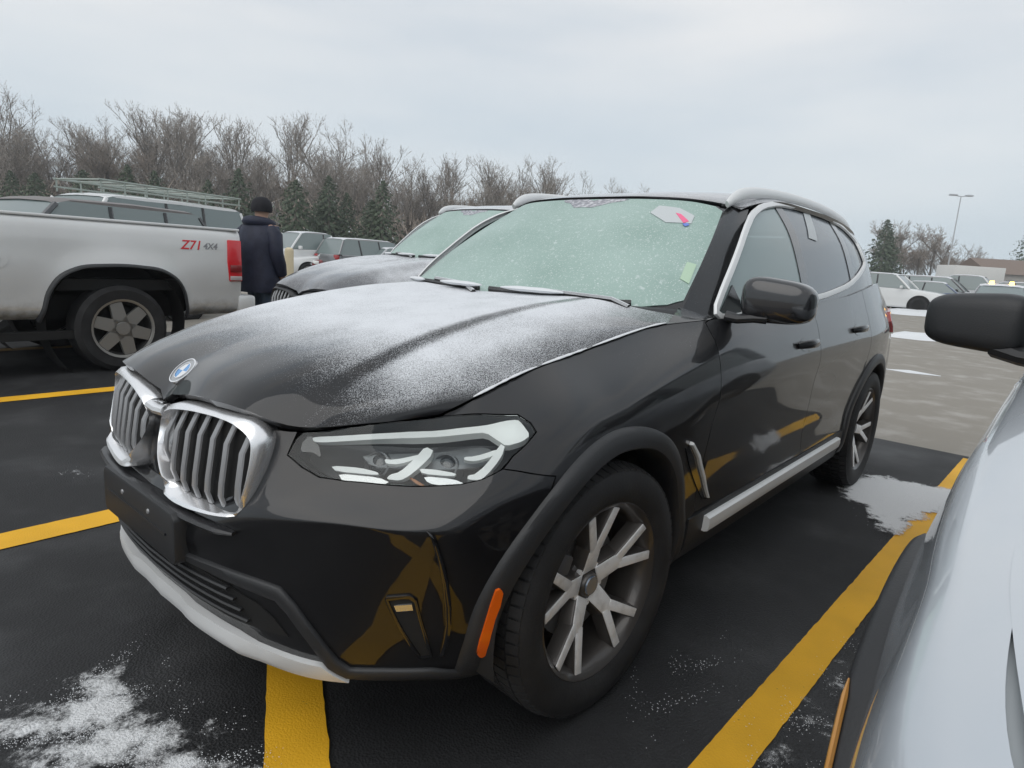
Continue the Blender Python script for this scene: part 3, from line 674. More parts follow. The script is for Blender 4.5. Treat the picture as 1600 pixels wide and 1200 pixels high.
# mirrors
def mirror_part():
    c = np.array([-.845, .995, 1.158]); V = []; F = []; nu_, nv_ = 28, 18
    for i in range(nv_ + 1):
        ph = -math.pi / 2 + math.pi * i / nv_
        for k in range(nu_):
            th = 2 * math.pi * k / nu_
            sg = lambda v, e: math.copysign(abs(v)**e, v)
            a = sg(math.cos(ph), .55) * sg(math.cos(th), .55); b = sg(math.cos(ph), .55) * sg(math.sin(th), .6); cc = sg(math.sin(ph), .6)
            y = a * .118; z = cc * .088; x = b * .075
            if x < 0: x *= .45                     # flat glass side at the rear
            z *= (1 - .16 * (a + 1) / 2 * 1.2) ; z -= .006 * a
            x -= .045 * (a * .5 + .5)             # outer end swept back
            if cc < 0: z *= .95
            V.append(c + np.array([x, y, z])); 
    for i in range(nv_):
        for k in range(nu_): F.append((i * nu_ + k, i * nu_ + (k + 1) % nu_, (i + 1) * nu_ + (k + 1) % nu_, (i + 1) * nu_ + k))
    o = MB().add(V, F).build('mirror', mat('black mirror cap', (.016, .016, .018), .22, .2, 1.), SUV, ang=60)
    MB().tube([(-.79, .84, 1.095), (-.80, .88, 1.09), (-.815, .93, 1.098), (-.83, .97, 1.10)], [.035, .03, .03, .035], 10, squash=(1, .6)).build('mirror_foot', M_PLAST, o)
    MB().lathe([(.001, 0), (.05, 0), (.052, .004)], 20, 'x', (-.905, .995, 1.155)).build('mirror_glass', M_CHROME, o)
    return o
mirror_part()      # the photograph shows only the driver's side mirror
# black triangle between trim and mirror
o = panel(gl, np.vstack([gl.pix([(1128,486),(1146,445),(1158,470),(1160,492)])]), 'mirror_triangle', M_BLACKG, SUV, gap=0, lift=-.003, depth=.006, step=.03); both(o)
# ---- seats and wheel inside
for x, nm in ((-1.45, 'seat'), (-2.35, 'seat')):
    for y in (.38, -.38):
        mb = MB(); mb.box((x, y, .62), (.5, .48, .16)); mb.box((x - .30, y, .96), (.14, .46, .62), ry=R_(-14)); mb.box((x - .40, y, 1.34), (.10, .26, .18), ry=R_(-10)); mb.build(nm, M_SEAT, SUV, bevel=.04, seg=3)
MB().box((-.82, 0, .98), (.34, 1.3, .16)).build('dashboard', M_SEAT, SUV, bevel=.04, seg=3)
MB().tube([(-1.02 + .10 * math.sin(t) * .4, .38 + .18 * math.cos(t), 1.06 + .17 * math.sin(t)) for t in np.linspace(0, 2 * math.pi, 25)], .016, 8).build('steering_wheel', M_SEAT, SUV)
# ---- twin grille
outer_px = [(243,640),(250,627),(268,620.5),(296,621),(330,629.5),(362,638),(390,648),(408,664),(420.5,686),(416,712),(407,745),(396,775),(383,797),(368,808),(345,808),(318,803),(290,795),(266,783),(251,768),(242,750),(237,735),(238,700),(240,665)]
inner_px = [(247,660),(254,645),(266,639),(296,642),(330,650),(358,660),(381,676),(391,692),(389,720),(382,755),(373,787),(363,801),(347,799),(325,794),(300,783),(275,771),(258,755),(249,734),(245,700)]
kd = S_KID; KO = kd.pix(outer_px); KI = kd.pix(inner_px); kc = KI.mean(0)
def polar(P, c, n):
    P = smooth_poly(P, 1); out = []
    for a in np.linspace(0, 2 * math.pi, n, endpoint=False):
        d = np.array([math.cos(a), math.sin(a)]); best = None
        for p, q in zip(P, np.roll(P, -1, 0)):
            M = np.array([d, p - q]).T
            if abs(np.linalg.det(M)) < 1e-12: continue
            t, w = np.linalg.solve(M, p - c)
            if t > 0 and -1e-6 <= w <= 1 + 1e-6 and (best is None or t > best): best = t
        out.append(c + best * d)
    return np.array(out)
def grille_frame():
    n = 96; o = polar(KO, kc, n); i = polar(KI, kc, n); mb = MB(); rings = []
    def ring(P, l): rings.append(kd.at(P) + kd.nrm(P) * l)
    dz = kd.at(o)[:, 2] - kd.at([kc])[0][2]; dy = np.abs(kd.at(o)[:, 1] - kd.at([kc])[0][1]); wt = np.clip(.5 + dz / .16 + np.clip(dy - .13, 0, 1) / .05, 0, 1)[:, None]     # 1 on top: rolls back outwards; 0 below: slopes inwards
    lo_, li_ = -.034 * wt, -.030 * (1 - wt)
    ring(o, -.080); ring(o, lo_ - .008); ring(o * .96 + i * .04, lo_ - .001); ring(o * .6 + i * .4, lo_ * .45 + li_ * .25 + .003); ring(o * .15 + i * .85, lo_ * .06 + li_ * .8); ring(o * .04 + i * .96, li_ - .001); ring(i, li_ - .006); ring(i, -.045)
    V = np.concatenate(rings); F = [(a * n + k, a * n + (k + 1) % n, (a + 1) * n + (k + 1) % n, (a + 1) * n + k) for a in range(len(rings) - 1) for k in range(n)]
    f = mb.add(V, F).build('grille_frame', M_CHROME, SUV, ang=38)
    back = panel(kd, i, 'grille_back', M_DARK, f, gap=0, lift=-.034, depth=0, step=.03)
    # bars: each stands upright behind the frame, its top bent back
    ys = [kd.at(kd.pix([p]))[0][1] for p in [(253,664),(267.5,667.5),(287.5,672.5),(304,679),(325,684),(346,690),(367.5,695)]]
    Pi = kd.at(i)
    for y in np.linspace(ys[0] + .004, ys[-1] + .008, 7):
        s = []
        for a, b in zip(Pi, np.roll(Pi, -1, 0)):
            if (a[1] - y) * (b[1] - y) <= 0 and a[1] != b[1]: s.append(a[2] + (b[2] - a[2]) * (y - a[1]) / (b[1] - a[1]))
        z0, z1 = min(s) - .004, max(s) + .004
        prof = [(z0, -.026), (z0 + .03, -.012), (z0 + .06, -.010), (z1 - .058, -.010), (z1 - .012, -.026), (z1, -.029)]
        V = []; hw = .0078
        for z, l in prof:
            xk = kd.at([kd.near((.8, y, z))])[0][0]
            for dy, dl in ((-hw, -.008), (-hw, -.003), (-hw * .75, 0), (hw * .75, 0), (hw, -.003), (hw, -.008)): V.append((xk + l + dl, y + dy, z))
        F = [(a * 6 + c, a * 6 + c + 1, a * 6 + 7 + c, a * 6 + 6 + c) for a in range(5) for c in range(5)] + [tuple(range(6)), tuple(range(30, 36))]
        MB().add(V, F).build('grille_bar', M_BAR, f, ang=25)
    return f
both(grille_frame())
# bright saddle joining the two frames at the top, dark post below it
Q = [kd.at(kd.pix([p]))[0] for p in [(252, 634), (246, 637), (242, 641)]]
L = [q - np.array([.012, 0, .004]) for q in Q]; L = L + [np.array([L[-1][0], 0, L[-1][2] - .004])]
MB().tube(L + [q * [1, -1, 1] for q in L[-2::-1]], [.012, .014, .015, .015, .015, .014, .012], 10, squash=(1.3, 1.)).build('grille_saddle', M_CHROME, SUV)
MB().prism([(.79, -.045, .80), (.79, .045, .80), (.815, .05, .63), (.815, -.05, .63)], (-.05, 0, 0)).build('grille_post', M_BLACKG, SUV, bevel=.008)
# ledge under the grille with a rime of frost, plate carrier, lower grille, trim line and skid lip
m_rime = snow_paint('ledge with rime', (.014, .014, .016), lambda nt, sp, tc: ramp_of(nt, sp.outputs[2], .3, .4, .0, .16), .4, .2)
mb = MB(); P = [kd.at([kd.near((.84, y, .607 + .05 * max(0, abs(y) - .25)))])[0] - np.array([.012, 0, 0]) for y in np.linspace(0, .44, 9)]
L = [np.array([p[0] + .012, -p[1], p[2] - .012]) for p in P[:0:-1]] + [np.array([p[0] + .012, p[1], p[2] - .012]) for p in P]
mb.tube(L, [.006] + [.012] * (len(L) - 2) + [.006], 8, squash=(1.3, .8)).build('grille_ledge', m_rime, SUV)
mb = MB(); mb.prism([(.866, y, z) for y, z in ((-.235, .470), (.235, .470), (.245, .485), (.245, .588), (.23, .602), (-.23, .602), (-.245, .588), (-.245, .485))], (-.06, 0, 0))
pc = mb.build('plate_carrier', M_PLAST, SUV, bevel=.006)
mb = MB(); mb.box((.867, 0, .54), (.006, .40, .006)); mb.build('carrier_rib', M_PLAST, pc)
for y in (-.09, .09): MB().lathe([(.001, .004), (.006, .003), (.007, 0)], 10, 'x', (.866, y, .565)).build('screw', M_BAR, pc)
lowg = S_SIDE.frontal([(0, .475), (.20, .470), (.36, .455), (.46, .43), (.50, .40), (.53, .36), (.36, .352), (.18, .352), (0, .352)])
lowg[[0, -1], 0] = 0
G = panel(S_SIDE, lowg, 'lower_grille', M_DARK, SUV, gap=0, lift=.003, depth=.003, step=.04, sym=True)
for z in (.375, .40, .425, .45):
    ln = S_SIDE.frontal([(y, z) for y in np.linspace(0, .43 - (z - .37) * .6, 8)]); q = S_SIDE.at(ln) + S_SIDE.nrm(ln) * .008
    MB().tube([(p[0], -p[1], p[2]) for p in q[:0:-1]] + list(q), .005, 6, squash=(1.4, .8)).build('grille_slat', M_PLAST, G)
tl = S_SIDE.pix([(267,851),(330,884),(400,913),(436,927),(457,950),(490,995),(521,1035),(545,1049),(600,1051),(672,1050),(735,1048)])
o = strip(S_SIDE, tl, [.03, .03, .034, .036], 'bumper_trim', M_PLAST, SUV, lift=.006, thick=.006); both(o)
lt = S_SIDE.frontal([(0, .335), (.14, .335), (.19, .328), (.38, .325), (.44, .315), (.60, .305)]); lb = S_SIDE.frontal([(.635, .262), (.45, .262), (.20, .268), (0, .27)])
lip = np.vstack([lt, lb]); lip[[0, -1], 0] = 0
def lipfn(X, uv, N):
    y = np.abs(X[:, 1]); k = np.clip((y - .13) / .05, 0, 1) * np.clip((.43 - y) / .05, 0, 1)
    X[:, 0] += .006 * k; return X
panel(S_SIDE, lip, 'skid_lip', M_SILV, SUV, gap=0, lift=.014, depth=.03, step=.025, edge=.02, sym=True, fn=lipfn)
# black lower valance between lip and arch
# air curtain: ridge and slot
rd_ = S_SIDE.pix([(667,829),(681,851),(690,880),(696,908),(700,945),(700.5,974),(696,1000),(690,1020)])
o = strip(S_SIDE, rd_, [.006, .014, .016, .012], 'corner_blade', M_BLACKG, SUV, lift=.002, thick=.010); both(o)
sl = S_SIDE.pix([(604,934),(640,931),(650,938),(664,990),(674,1024),(657,1026),(632,990)])
o = panel(S_SIDE, sl, 'air_slot', M_DARK, SUV, gap=0, lift=.002, depth=.003, step=.03); 
sr = strip(S_SIDE, np.vstack([sl, sl[:1]]), .008, 'slot_rim', M_BLACKG, o, lift=.002, thick=.004)
panel(S_SIDE, S_SIDE.pix([(616,944),(644,942),(646,951),(620,953)]), 'slot_insert', M_REFL, o, gap=0, lift=.006, depth=.004, step=.02); both(o)
# amber side marker on the arch flare
mk = S_SIDE.pix([(768,916),(777,912),(781,920),(757,1011),(747,1017),(740,1010)])
o = panel(S_SIDE, smooth_poly(mk, 1), 'side_marker', M_AMBER, SUV, gap=0, lift=.022, depth=.02, step=.02); both(o)
# air breather behind the front wheel
vb = panel(S_SIDE, S_SIDE.pix([(1070,700),(1080,696),(1090,712),(1098,744),(1105,778),(1096,780),(1084,752),(1075,724)]), 'air_breather', M_BLACKG, SUV, gap=0, lift=.004, depth=.006, step=.02)
strip(S_SIDE, S_SIDE.pix([(1078,692),(1088,712),(1096,744),(1103,776)]), [.010, .016, .016, .006], 'breather_blade', M_SILV, vb, lift=.006, thick=.008); both(vb)
# wheel-arch flares and liners
for cx, a0, a1 in ((0, -15, 190), (-2.864, -8, 196)):
    n = 60; V = []
    for a in np.linspace(a0, a1, n):
        ca, sa = math.cos(R_(a)), math.sin(R_(a))
        for r, l in ((.470, .0), (.468, .010), (.458, .016), (.435, .018), (.415, .016), (.408, .006), (.406, -.03), (.418, -.10)):
            uv = S_SIDE.side([(cx + r * ca, max(.215, .36 + r * sa))])[0]; p = S_SIDE.at([uv])[0]; V.append((cx + r * ca, p[1] + l, max(.215, .36 + r * sa)))
    F = [(i * 8 + c, i * 8 + c + 1, i * 8 + 9 + c, i * 8 + 8 + c) for i in range(n - 1) for c in range(7)] + [tuple(range(8)), tuple((n - 1) * 8 + c for c in range(8))[::-1]]
    o = MB().add(V, F).build('wheel_arch_flare', M_PLAST, SUV, ang=40); both(o)
    V = []; 
    for a in np.linspace(a0 + 4, a1 + 5, 40):
        for y in (.90, .75, .60, .52): V.append((cx + .432 * math.cos(R_(a)), y, max(.25, .36 + .432 * math.sin(R_(a)))))
    F = [(i * 4 + c, i * 4 + c + 1, i * 4 + 5 + c, i * 4 + 4 + c) for i in range(39) for c in range(3)]
    V.append((cx, .52, .36)); F += [(i * 4 + 3, i * 4 + 7, len(V) - 1) for i in range(39)]
    o = mesh('arch_liner', V, F, M_DARK, SUV); both(o)
# sill: dark plastic with a bright strip
sp = S_SIDE.side([(-.50, .43), (-1.0, .43), (-1.6, .43), (-2.2, .43), (-2.43, .43)]).tolist(); sb_ = [(u, .01) for u in np.linspace(sp[-1][0] + .02, sp[0][0], 6)]
o = panel(S_SIDE, sp + sb_, 'sill', M_PLAST, SUV, gap=.0, lift=.006, depth=.02, step=.05); both(o)
ss = S_SIDE.side([(x, .385) for x in np.linspace(-.62, -2.28, 24)])
o = strip(S_SIDE, ss, .052, 'sill_trim', M_SILV, SUV, lift=.016, thick=.014); both(o)
MB().box((-1.55, 0, .30), (3.9, 1.36, .10)).build('underbody', M_DARK, SUV)
# ---- headlamps
def headlamp():
    n = len(HL); P0 = inset(resample(HL, .02), .003); P1 = inset(P0, .006); P2 = inset(P0, .02)
    A = S_SIDE.at(P0) - S_SIDE.nrm(P0) * .002; B = S_SIDE.at(P1) - S_SIDE.nrm(P1) * .03; Cc = S_SIDE.at(P2) - S_SIDE.nrm(P2) * .075
    k = len(A); V = np.vstack([A, B, Cc, [Cc.mean(0) - np.array([.02, .02, 0])]])
    F = [(r * k + i, r * k + (i + 1) % k, (r + 1) * k + (i + 1) % k, (r + 1) * k + i) for r in range(2) for i in range(k)] + [(2 * k + i, 2 * k + (i + 1) % k, 3 * k) for i in range(k)]
    h = MB().add(V, F).build('headlamp', M_LAMPIN, SUV, ang=40)
    def piece(pts, name, m, lift, th): return panel(S_SIDE, smooth_poly(S_SIDE.pix(C2(pts)), 1), name, m, h, gap=0, lift=lift, depth=th, step=.012, edge=.012)
    piece([(205,226),(260,219),(400,211),(600,196),(800,180),(1000,166),(1180,150),(1300,122),(1375,114),(1400,135),(1450,205),(1405,240),(1312,265),(1275,240),(1196,187),(1100,194),(800,214),(400,242),(260,252),(215,248)], 'light_guide', M_DRL, -.009, .02)
    piece([(1275,246),(1310,268),(1192,440),(1160,462),(1090,455),(1095,432),(1140,424)], 'light_guide', M_DRL, -.012, .02)
    piece([(850,252),(905,282),(762,430),(702,465),(620,455),(640,428),(700,410),(790,322)], 'light_guide', M_DRL, -.016, .02)
    piece([(300,372),(470,380),(570,406),(572,426),(330,408)], 'reflector_bar', M_DRL, -.022, .01)
    piece([(808,378),(900,385),(1032,410),(1012,430),(830,415)], 'reflector_bar', M_DRL, -.022, .01)
    piece([(610,320),(660,325),(830,285),(832,302),(690,352),(620,350)], 'reflector_bar', M_DRL, -.022, .01)
    piece([(1072,306),(1130,304),(1268,258),(1245,300),(1132,334),(1076,326)], 'reflector_bar', M_DRL, -.022, .01)
    piece([(335,412),(570,432),(640,470),(480,480),(360,462)], 'reflector', M_REFL, -.030, .01)
    piece([(830,422),(1010,436),(1090,470),(960,484),(860,470)], 'reflector', M_REFL, -.030, .01)
    piece([(745,432),(775,440),(850,492),(835,497),(780,470)], 'amber_chip', mat('dim amber', (.35, .12, .02), .3), -.028, .006)
    piece([(160,205),(205,215),(235,255),(250,330),(200,300),(120,300)], 'bezel', M_BLACKG, -.02, .01)
    piece([(470,268),(800,238),(1080,215),(1195,212),(1262,252),(1190,330),(1000,345),(760,340),(520,338)], 'reflector', mat('grey reflector', (.20, .21, .215), .35, .5), -.046, .006)
    for c in ((560, 312), (962, 310)):
        uv = S_SIDE.pix(C2([c])); p = S_SIDE.at(uv)[0] - S_SIDE.nrm(uv)[0] * .056; d = S_SIDE.nrm(uv)[0] * .55 + np.array([.55, .10, 0]); d /= np.linalg.norm(d)
        M = Vector((1, 0, 0)).rotation_difference(Vector(d)).to_matrix()
        mb = MB(); mb.lathe([(.001, .012), (.010, .011), (.018, .008), (.024, .003), (.0255, 0)], 24, 'x'); mb.V = [tuple(M @ Vector(v) + Vector(p)) for v in mb.V]; mb.build('projector_lens', mat('projector glass', (.02, .024, .028), .08, 0., 1.), h)
        mb = MB(); mb.lathe([(.0255, 0), (.029, .008), (.033, .006), (.034, -.012), (.036, -.03)], 24, 'x'); mb.V = [tuple(M @ Vector(v) + Vector(p)) for v in mb.V]; mb.build('projector_ring', mat('smoked ring', (.12, .125, .13), .3, .4), h)
    panel(S_SIDE, inset(HL, .001), 'lens', M_LENS, h, gap=.001, lift=.001, depth=.006, step=.025)
    return h
both(headlamp())
# ---- bonnet badge
bu = S_HOOD.pix([(284, 583)])[0]; bp = S_HOOD.at([(0, bu[1])])[0]; bp[1] = 0; bn = S_HOOD.nrm([(0, bu[1])])[0]; bn[1] = 0; bn /= np.linalg.norm(bn)
by = np.array([0, 1., 0]); bx = np.cross(by, bn)
def disc(r0, r1, a0, a1, h, n): 
    V = []; 
    for a in np.linspace(a0, a1, n):
        for r, hh in ((r0, h), (r1, h), (r1, -.008)): V.append(bp + r * (math.cos(a) * by + math.sin(a) * bx) + bn * hh)
    return MB().add(V, [(i * 3 + c, i * 3 + c + 1, i * 3 + 4 + c, i * 3 + 3 + c) for i in range(n - 1) for c in range(2)])
BD = disc(.026, .041, 0, 2 * math.pi, .003, 41).build('badge', mat('badge ring', (.35, .36, .37), .25, .3, .8), SUV)
disc(.0385, .042, 0, 2 * math.pi, .0045, 41).build('badge_rim', M_CHROME, BD); disc(.0245, .027, 0, 2 * math.pi, .0045, 41).build('badge_rim', M_CHROME, BD)
for q in range(4): disc(.0005, .0248, q * math.pi / 2, (q + 1) * math.pi / 2, .0032, 11).build('badge_quarter', M_BLUE if q % 2 else M_WHITE, BD)
# ---- wheels
def wheel(name, x, y, s, steer=0., spin=0.):
    """s=+1: outer face to +y. Local: axis y, origin at hub"""
    w = thing('tmp', '', ''); w.name = name
    for k in ('label', 'category'): del w[k]
    w.parent = SUV; w.location = (x, y, .36); w.rotation_euler = (0, 0, steer if s > 0 else steer + math.pi)
    R = .354; mb = MB()
    prof = [(.250, -.105), (.262, -.118), (.300, -.126), (.335, -.120), (.350, -.108), (R - .004, -.095), (R, -.07), (R, 0), (R, .07), (R - .004, .095), (.350, .108), (.335, .118), (.300, .124), (.268, .117), (.252, .104)]
    mb.lathe(prof, 72, 'y'); t = mb.build('tyre', M_TYRE, w, ang=50)
    # tread blocks
    V = []; F = []; tb = MB()
    nb = 70
    for k in range(nb):
        a = 2 * math.pi * k / nb
        for y0, y1, da in ((-.112, -.080, 0), (-.074, -.030, .02), (-.024, .024, .03), (.030, .074, .02), (.080, .112, 0)):
            r0 = R - .001 if abs(y0 + y1) < .18 else R - .002
            h = .009; w_ = .62 * math.pi / nb * 1.3; aa = a + da
            P = []
            for rr in (r0 - .002, r0 + h):
                for yy, ad in ((y0, -w_), (y1, -w_ + .006), (y1, w_ + .006), (y0, w_)):
                    rr2 = rr - (.011 if abs(yy) > .10 else 0); P.append((rr2 * math.cos(aa + ad), yy, rr2 * math.sin(aa + ad)))
            tb.add(P, [(4, 5, 6, 7), (0, 1, 5, 4), (1, 2, 6, 5), (2, 3, 7, 6), (3, 0, 4, 7)])
    tb.build('tread', M_TYRE, t, ang=30)
    mb = MB(); mb.lathe([(.238, -.10), (.225, -.02), (.222, .05), (.230, .085), (.243, .10), (.252, .108), (.257, .106), (.256, .096)], 64, 'y'); rim = mb.build('rim', M_RIMD, w, ang=45)
    mb = MB(); mb.lathe([(.001, -.02), (.235, -.03)], 40, 'y'); mb.build('brake_shield', M_DARK, rim)
    mb = MB(); mb.lathe([(.07, .012), (.165, .012), (.165, -.01)], 48, 'y'); mb.build('brake_disc', mat('brake steel', (.42, .41, .40), .38, .7), rim)
    ca = R_(25); MB().box((.135 * math.cos(ca), .02, .135 * math.sin(ca)), (.06, .06, .13), ry=-ca).build('brake_caliper', mat('caliper grey', (.13, .13, .135), .45, .4), rim, bevel=.01)
    mb = MB(); mb.lathe([(.001, .062), (.030, .062), (.034, .058), (.036, .05), (.060, .045), (.075, .03), (.08, 0)], 32, 'y'); mb.build('hub', M_RIMD, rim)
    mb = MB(); mb.lathe([(.001, .066), (.026, .066), (.028, .062)], 24, 'y'); cap = mb.build('hub_cap', mat('hub cap', (.10, .14, .20), .2, .2, .8), rim)
    for k in range(5):
        a = 2 * math.pi * k / 5 + R_(36) + spin
        mb = MB(); mb.lathe([(.001, .052), (.010, .052), (.011, .04)], 8, 'y', (.056 * math.cos(a), 0, .056 * math.sin(a))); mb.build('wheel_bolt', M_RIMS, rim)
    for k in range(5):
        a = 2 * math.pi * k / 5 + spin
        # a Y spoke: dark sides, machined face
        def bar(r0, t0, r1, t1, w0, w1, y0, y1, dp, mbf, mbs):
            e = lambda r, t: np.array([r * math.cos(a + t), 0, r * math.sin(a + t)])
            p, q = e(r0, t0), e(r1, t1); d = q - p; d /= np.linalg.norm(d); nn = np.array([-d[2], 0, d[0]])
            Y = np.array([0, 1., 0])
            f = [p + nn * w0 / 2 + Y * y0, p - nn * w0 / 2 + Y * y0, q - nn * w1 / 2 + Y * y1, q + nn * w1 / 2 + Y * y1]
            mbf.add(f + [v - Y * .004 for v in f], [(0, 1, 2, 3), (0, 4, 5, 1), (1, 5, 6, 2), (2, 6, 7, 3), (3, 7, 4, 0)])
            g = [p + nn * w0 * .56 + Y * (y0 - .004), p - nn * w0 * .56 + Y * (y0 - .004), q - nn * w1 * .60 + Y * (y1 - .004), q + nn * w1 * .60 + Y * (y1 - .004)]
            h = [p + nn * w0 * .75 + Y * (y0 - dp), p - nn * w0 * .75 + Y * (y0 - dp), q - nn * w1 * .8 + Y * (y1 - dp), q + nn * w1 * .8 + Y * (y1 - dp)]
            mbs.add(g + h, [(0, 1, 2, 3), (0, 4, 5, 1), (1, 5, 6, 2), (2, 6, 7, 3), (3, 7, 4, 0)])
        mf, ms = MB(), MB()
        bar(.040, 0, .132, 0, .056, .048, .054, .078, .045, mf, ms)
        for sg in (1, -1): bar(.118, .080 * sg, .238, .235 * sg, .031, .027, .075, .100, .045, mf, ms)
        sp_ = ms.build('spoke', M_RIMD, w, ang=30, bevel=.004); sp_.parent = rim
        fo = mf.build('spoke_face', M_RIMS, w, ang=30, bevel=.0022); fo.parent = rim
    return w
wheel('wheel', 0, .815, 1, R_(-3), R_(14)); wheel('wheel', 0, -.815, -1, R_(-3), R_(40)); wheel('wheel', -2.864, .82, 1, 0, R_(50)); wheel('wheel', -2.864, -.82, -1, 0, R_(10))

# ================================================================== ground, markings, snow
def sheet(name, poly, z, m, kind='structure'):
    o = mesh(name, [(x, y, z) for x, y in poly], [tuple(range(len(poly)))], m, None, False); o['kind'] = kind; return o
def asphalt(name, c1, c2, c3, r0, r1, bump=.5, stain=.35):
    m = bpy.data.materials.new(name); m.use_nodes = True; nt = m.node_tree; N, L = nt.nodes, nt.links; b = N['Principled BSDF']
    tc = N.new('ShaderNodeTexCoord')
    def noise(sc, det=5, ro=.6):
        n = N.new('ShaderNodeTexNoise'); n.inputs['Scale'].default_value = sc; n.inputs['Detail'].default_value = det; n.inputs['Roughness'].default_value = ro
        L.new(tc.outputs['Object'], n.inputs['Vector']); return n.outputs[0]
    fine = noise(260, 3, .7); mid = noise(2.2); big = noise(.35, 4)
    vo = N.new('ShaderNodeTexVoronoi'); vo.inputs['Scale'].default_value = 130; L.new(tc.outputs['Object'], vo.inputs['Vector'])
    def mix(f, a, bb):
        x = N.new('ShaderNodeMix'); x.data_type = 'RGBA'; L.new(f, x.inputs[0])
        for k, v in ((6, a), (7, bb)):
            if isinstance(v, tuple): x.inputs[k].default_value = (*v, 1)
            else: L.new(v, x.inputs[k])
        return x.outputs[2]
    c = mix(ramp_of(nt, fine, .35, .75), c1, c2); c = mix(ramp_of(nt, mid, .45, .75, 0, stain), c, c3)
    c = mix(ramp_of(nt, fine, .70, .76, 0, .5), c, tuple(min(1, k * 3.2) for k in c2))
    L.new(c, b.inputs['Base Color'])
    L.new(ramp_of(nt, big, .35, .65, r0, r1), b.inputs['Roughness']); b.inputs['Specular IOR Level'].default_value = .42
    bp = N.new('ShaderNodeBump'); bp.inputs['Strength'].default_value = bump; bp.inputs['Distance'].default_value = .0032
    L.new(vo.outputs[0], bp.inputs['Height']); L.new(bp.outputs[0], b.inputs['Normal'])
    return m
M_ASPH = asphalt('new black asphalt', (.014, .0143, .0153), (.031, .0315, .033), (.066, .067, .069), .48, .80, .5, .55)
M_WORN = asphalt('salted grey asphalt', (.235, .215, .185), (.30, .28, .245), (.39, .37, .34), .75, .95, .3, .8)
sheet('ground', [(-250, -250), (250, -250), (250, 250), (-250, 250)], 0, M_WORN)
sheet('bay_asphalt', [(-4.42, -7.5), (7, -7.5), (7, 34), (-4.10, 34)], .004, M_ASPH)
def paint_mat(name, col, wear):
    m = mat(name, col, .62, 0, 0, .4, bump=(160, .25)); nt = m.node_tree; b = nt.nodes['Principled BSDF']
    tc = nt.nodes.new('ShaderNodeTexCoord'); n = nt.nodes.new('ShaderNodeTexNoise'); n.inputs['Scale'].default_value = 45; n.inputs['Detail'].default_value = 8; n.inputs['Roughness'].default_value = .75
    n3 = nt.nodes.new('ShaderNodeTexNoise'); n3.inputs['Scale'].default_value = 3; nt.links.new(tc.outputs['Object'], n3.inputs['Vector'])
    nt.links.new(tc.outputs['Object'], n.inputs['Vector'])
    m1 = nt.nodes.new('ShaderNodeMix'); m1.data_type = 'RGBA'; nt.links.new(ramp_of(nt, n3.outputs[0], .3, .7), m1.inputs[0]); m1.inputs[6].default_value = (*col, 1); m1.inputs[7].default_value = (*[c * .82 for c in col], 1)
    mx = nt.nodes.new('ShaderNodeMix'); mx.data_type = 'RGBA'; nt.links.new(ramp_of(nt, n.outputs[0], wear, wear + .07), mx.inputs[0])
    nt.links.new(m1.outputs[2], mx.inputs[6]); mx.inputs[7].default_value = (.05, .045, .035, 1); nt.links.new(mx.outputs[2], b.inputs['Base Color'])
    return m
M_YEL = paint_mat('yellow road paint', (.88, .47, .02), .645); M_TAN = paint_mat('faded yellow paint', (.42, .28, .13), .60)
def line(name, a, b, w, m, z=.008):
    a, b = np.array(a, float), np.array(b, float); d = (b - a); Ln = np.linalg.norm(d); d /= Ln; n = np.array([-d[1], d[0]]); k = int(Ln / .03) + 2; V = []; F = []
    for i in range(k):
        p = a + d * Ln * i / (k - 1)
        for s in (1, -1): q = p + n * (s * w / 2 + rng.normal(0, .0009)); V.append((q[0], q[1], z))
        if i: F.append((2 * i - 2, 2 * i - 1, 2 * i + 1, 2 * i))
    o = mesh(name, V, F, m, None, False); o['kind'] = 'structure'; return o
line('bay_line', (2.2, 1.225), (-4.25, 1.40), .115, M_YEL); line('bay_line', (2.2, -1.33), (-4.3, -1.33), .17, M_YEL); line('bay_line', (2.5, -4.08), (-4.3, -4.08), .17, M_YEL)
line('bay_line', (2.5, -6.58), (-4.3, -6.58), .17, M_TAN); line('bay_line', (2.2, 3.95), (-4.3, 3.95), .15, M_YEL)
line('diagonal_line', (1.45, 1.86), (.05, -.66), .152, M_YEL, .012)
# ---- snow on the ground: thin crust sheets breaking up into grains
def snow_sheet_mat():
    m = bpy.data.materials.new('thin snow crust'); m.use_nodes = True; nt = m.node_tree; N, L = nt.nodes, nt.links; b = N['Principled BSDF']
    b.inputs['Base Color'].default_value = (.74, .75, .76, 1); b.inputs['Roughness'].default_value = .85
    tc = N.new('ShaderNodeTexCoord'); at = N.new('ShaderNodeAttribute'); at.attribute_name = 'dens'
    n = N.new('ShaderNodeTexNoise'); n.inputs['Scale'].default_value = 9; n.inputs['Detail'].default_value = 10; n.inputs['Roughness'].default_value = .78; L.new(tc.outputs['Object'], n.inputs['Vector'])
    a = N.new('ShaderNodeMath'); a.operation = 'MULTIPLY_ADD'; L.new(at.outputs['Fac'], a.inputs[0]); a.inputs[1].default_value = .52; L.new(n.outputs[0], a.inputs[2])
    al = ramp_of(nt, a.outputs[0], .72, .90); L.new(al, b.inputs['Alpha'])
    n2 = N.new('ShaderNodeTexNoise'); n2.inputs['Scale'].default_value = 150; n2.inputs['Detail'].default_value = 4; L.new(tc.outputs['Object'], n2.inputs['Vector'])
    bp = N.new('ShaderNodeBump'); bp.inputs['Strength'].default_value = .8; bp.inputs['Distance'].default_value = .01; L.new(n2.outputs[0], bp.inputs['Height']); L.new(bp.outputs[0], b.inputs['Normal'])
    return m
M_CRUST = snow_sheet_mat()
M_GRAIN = mat('snow grain', (.66, .68, .70), .8)
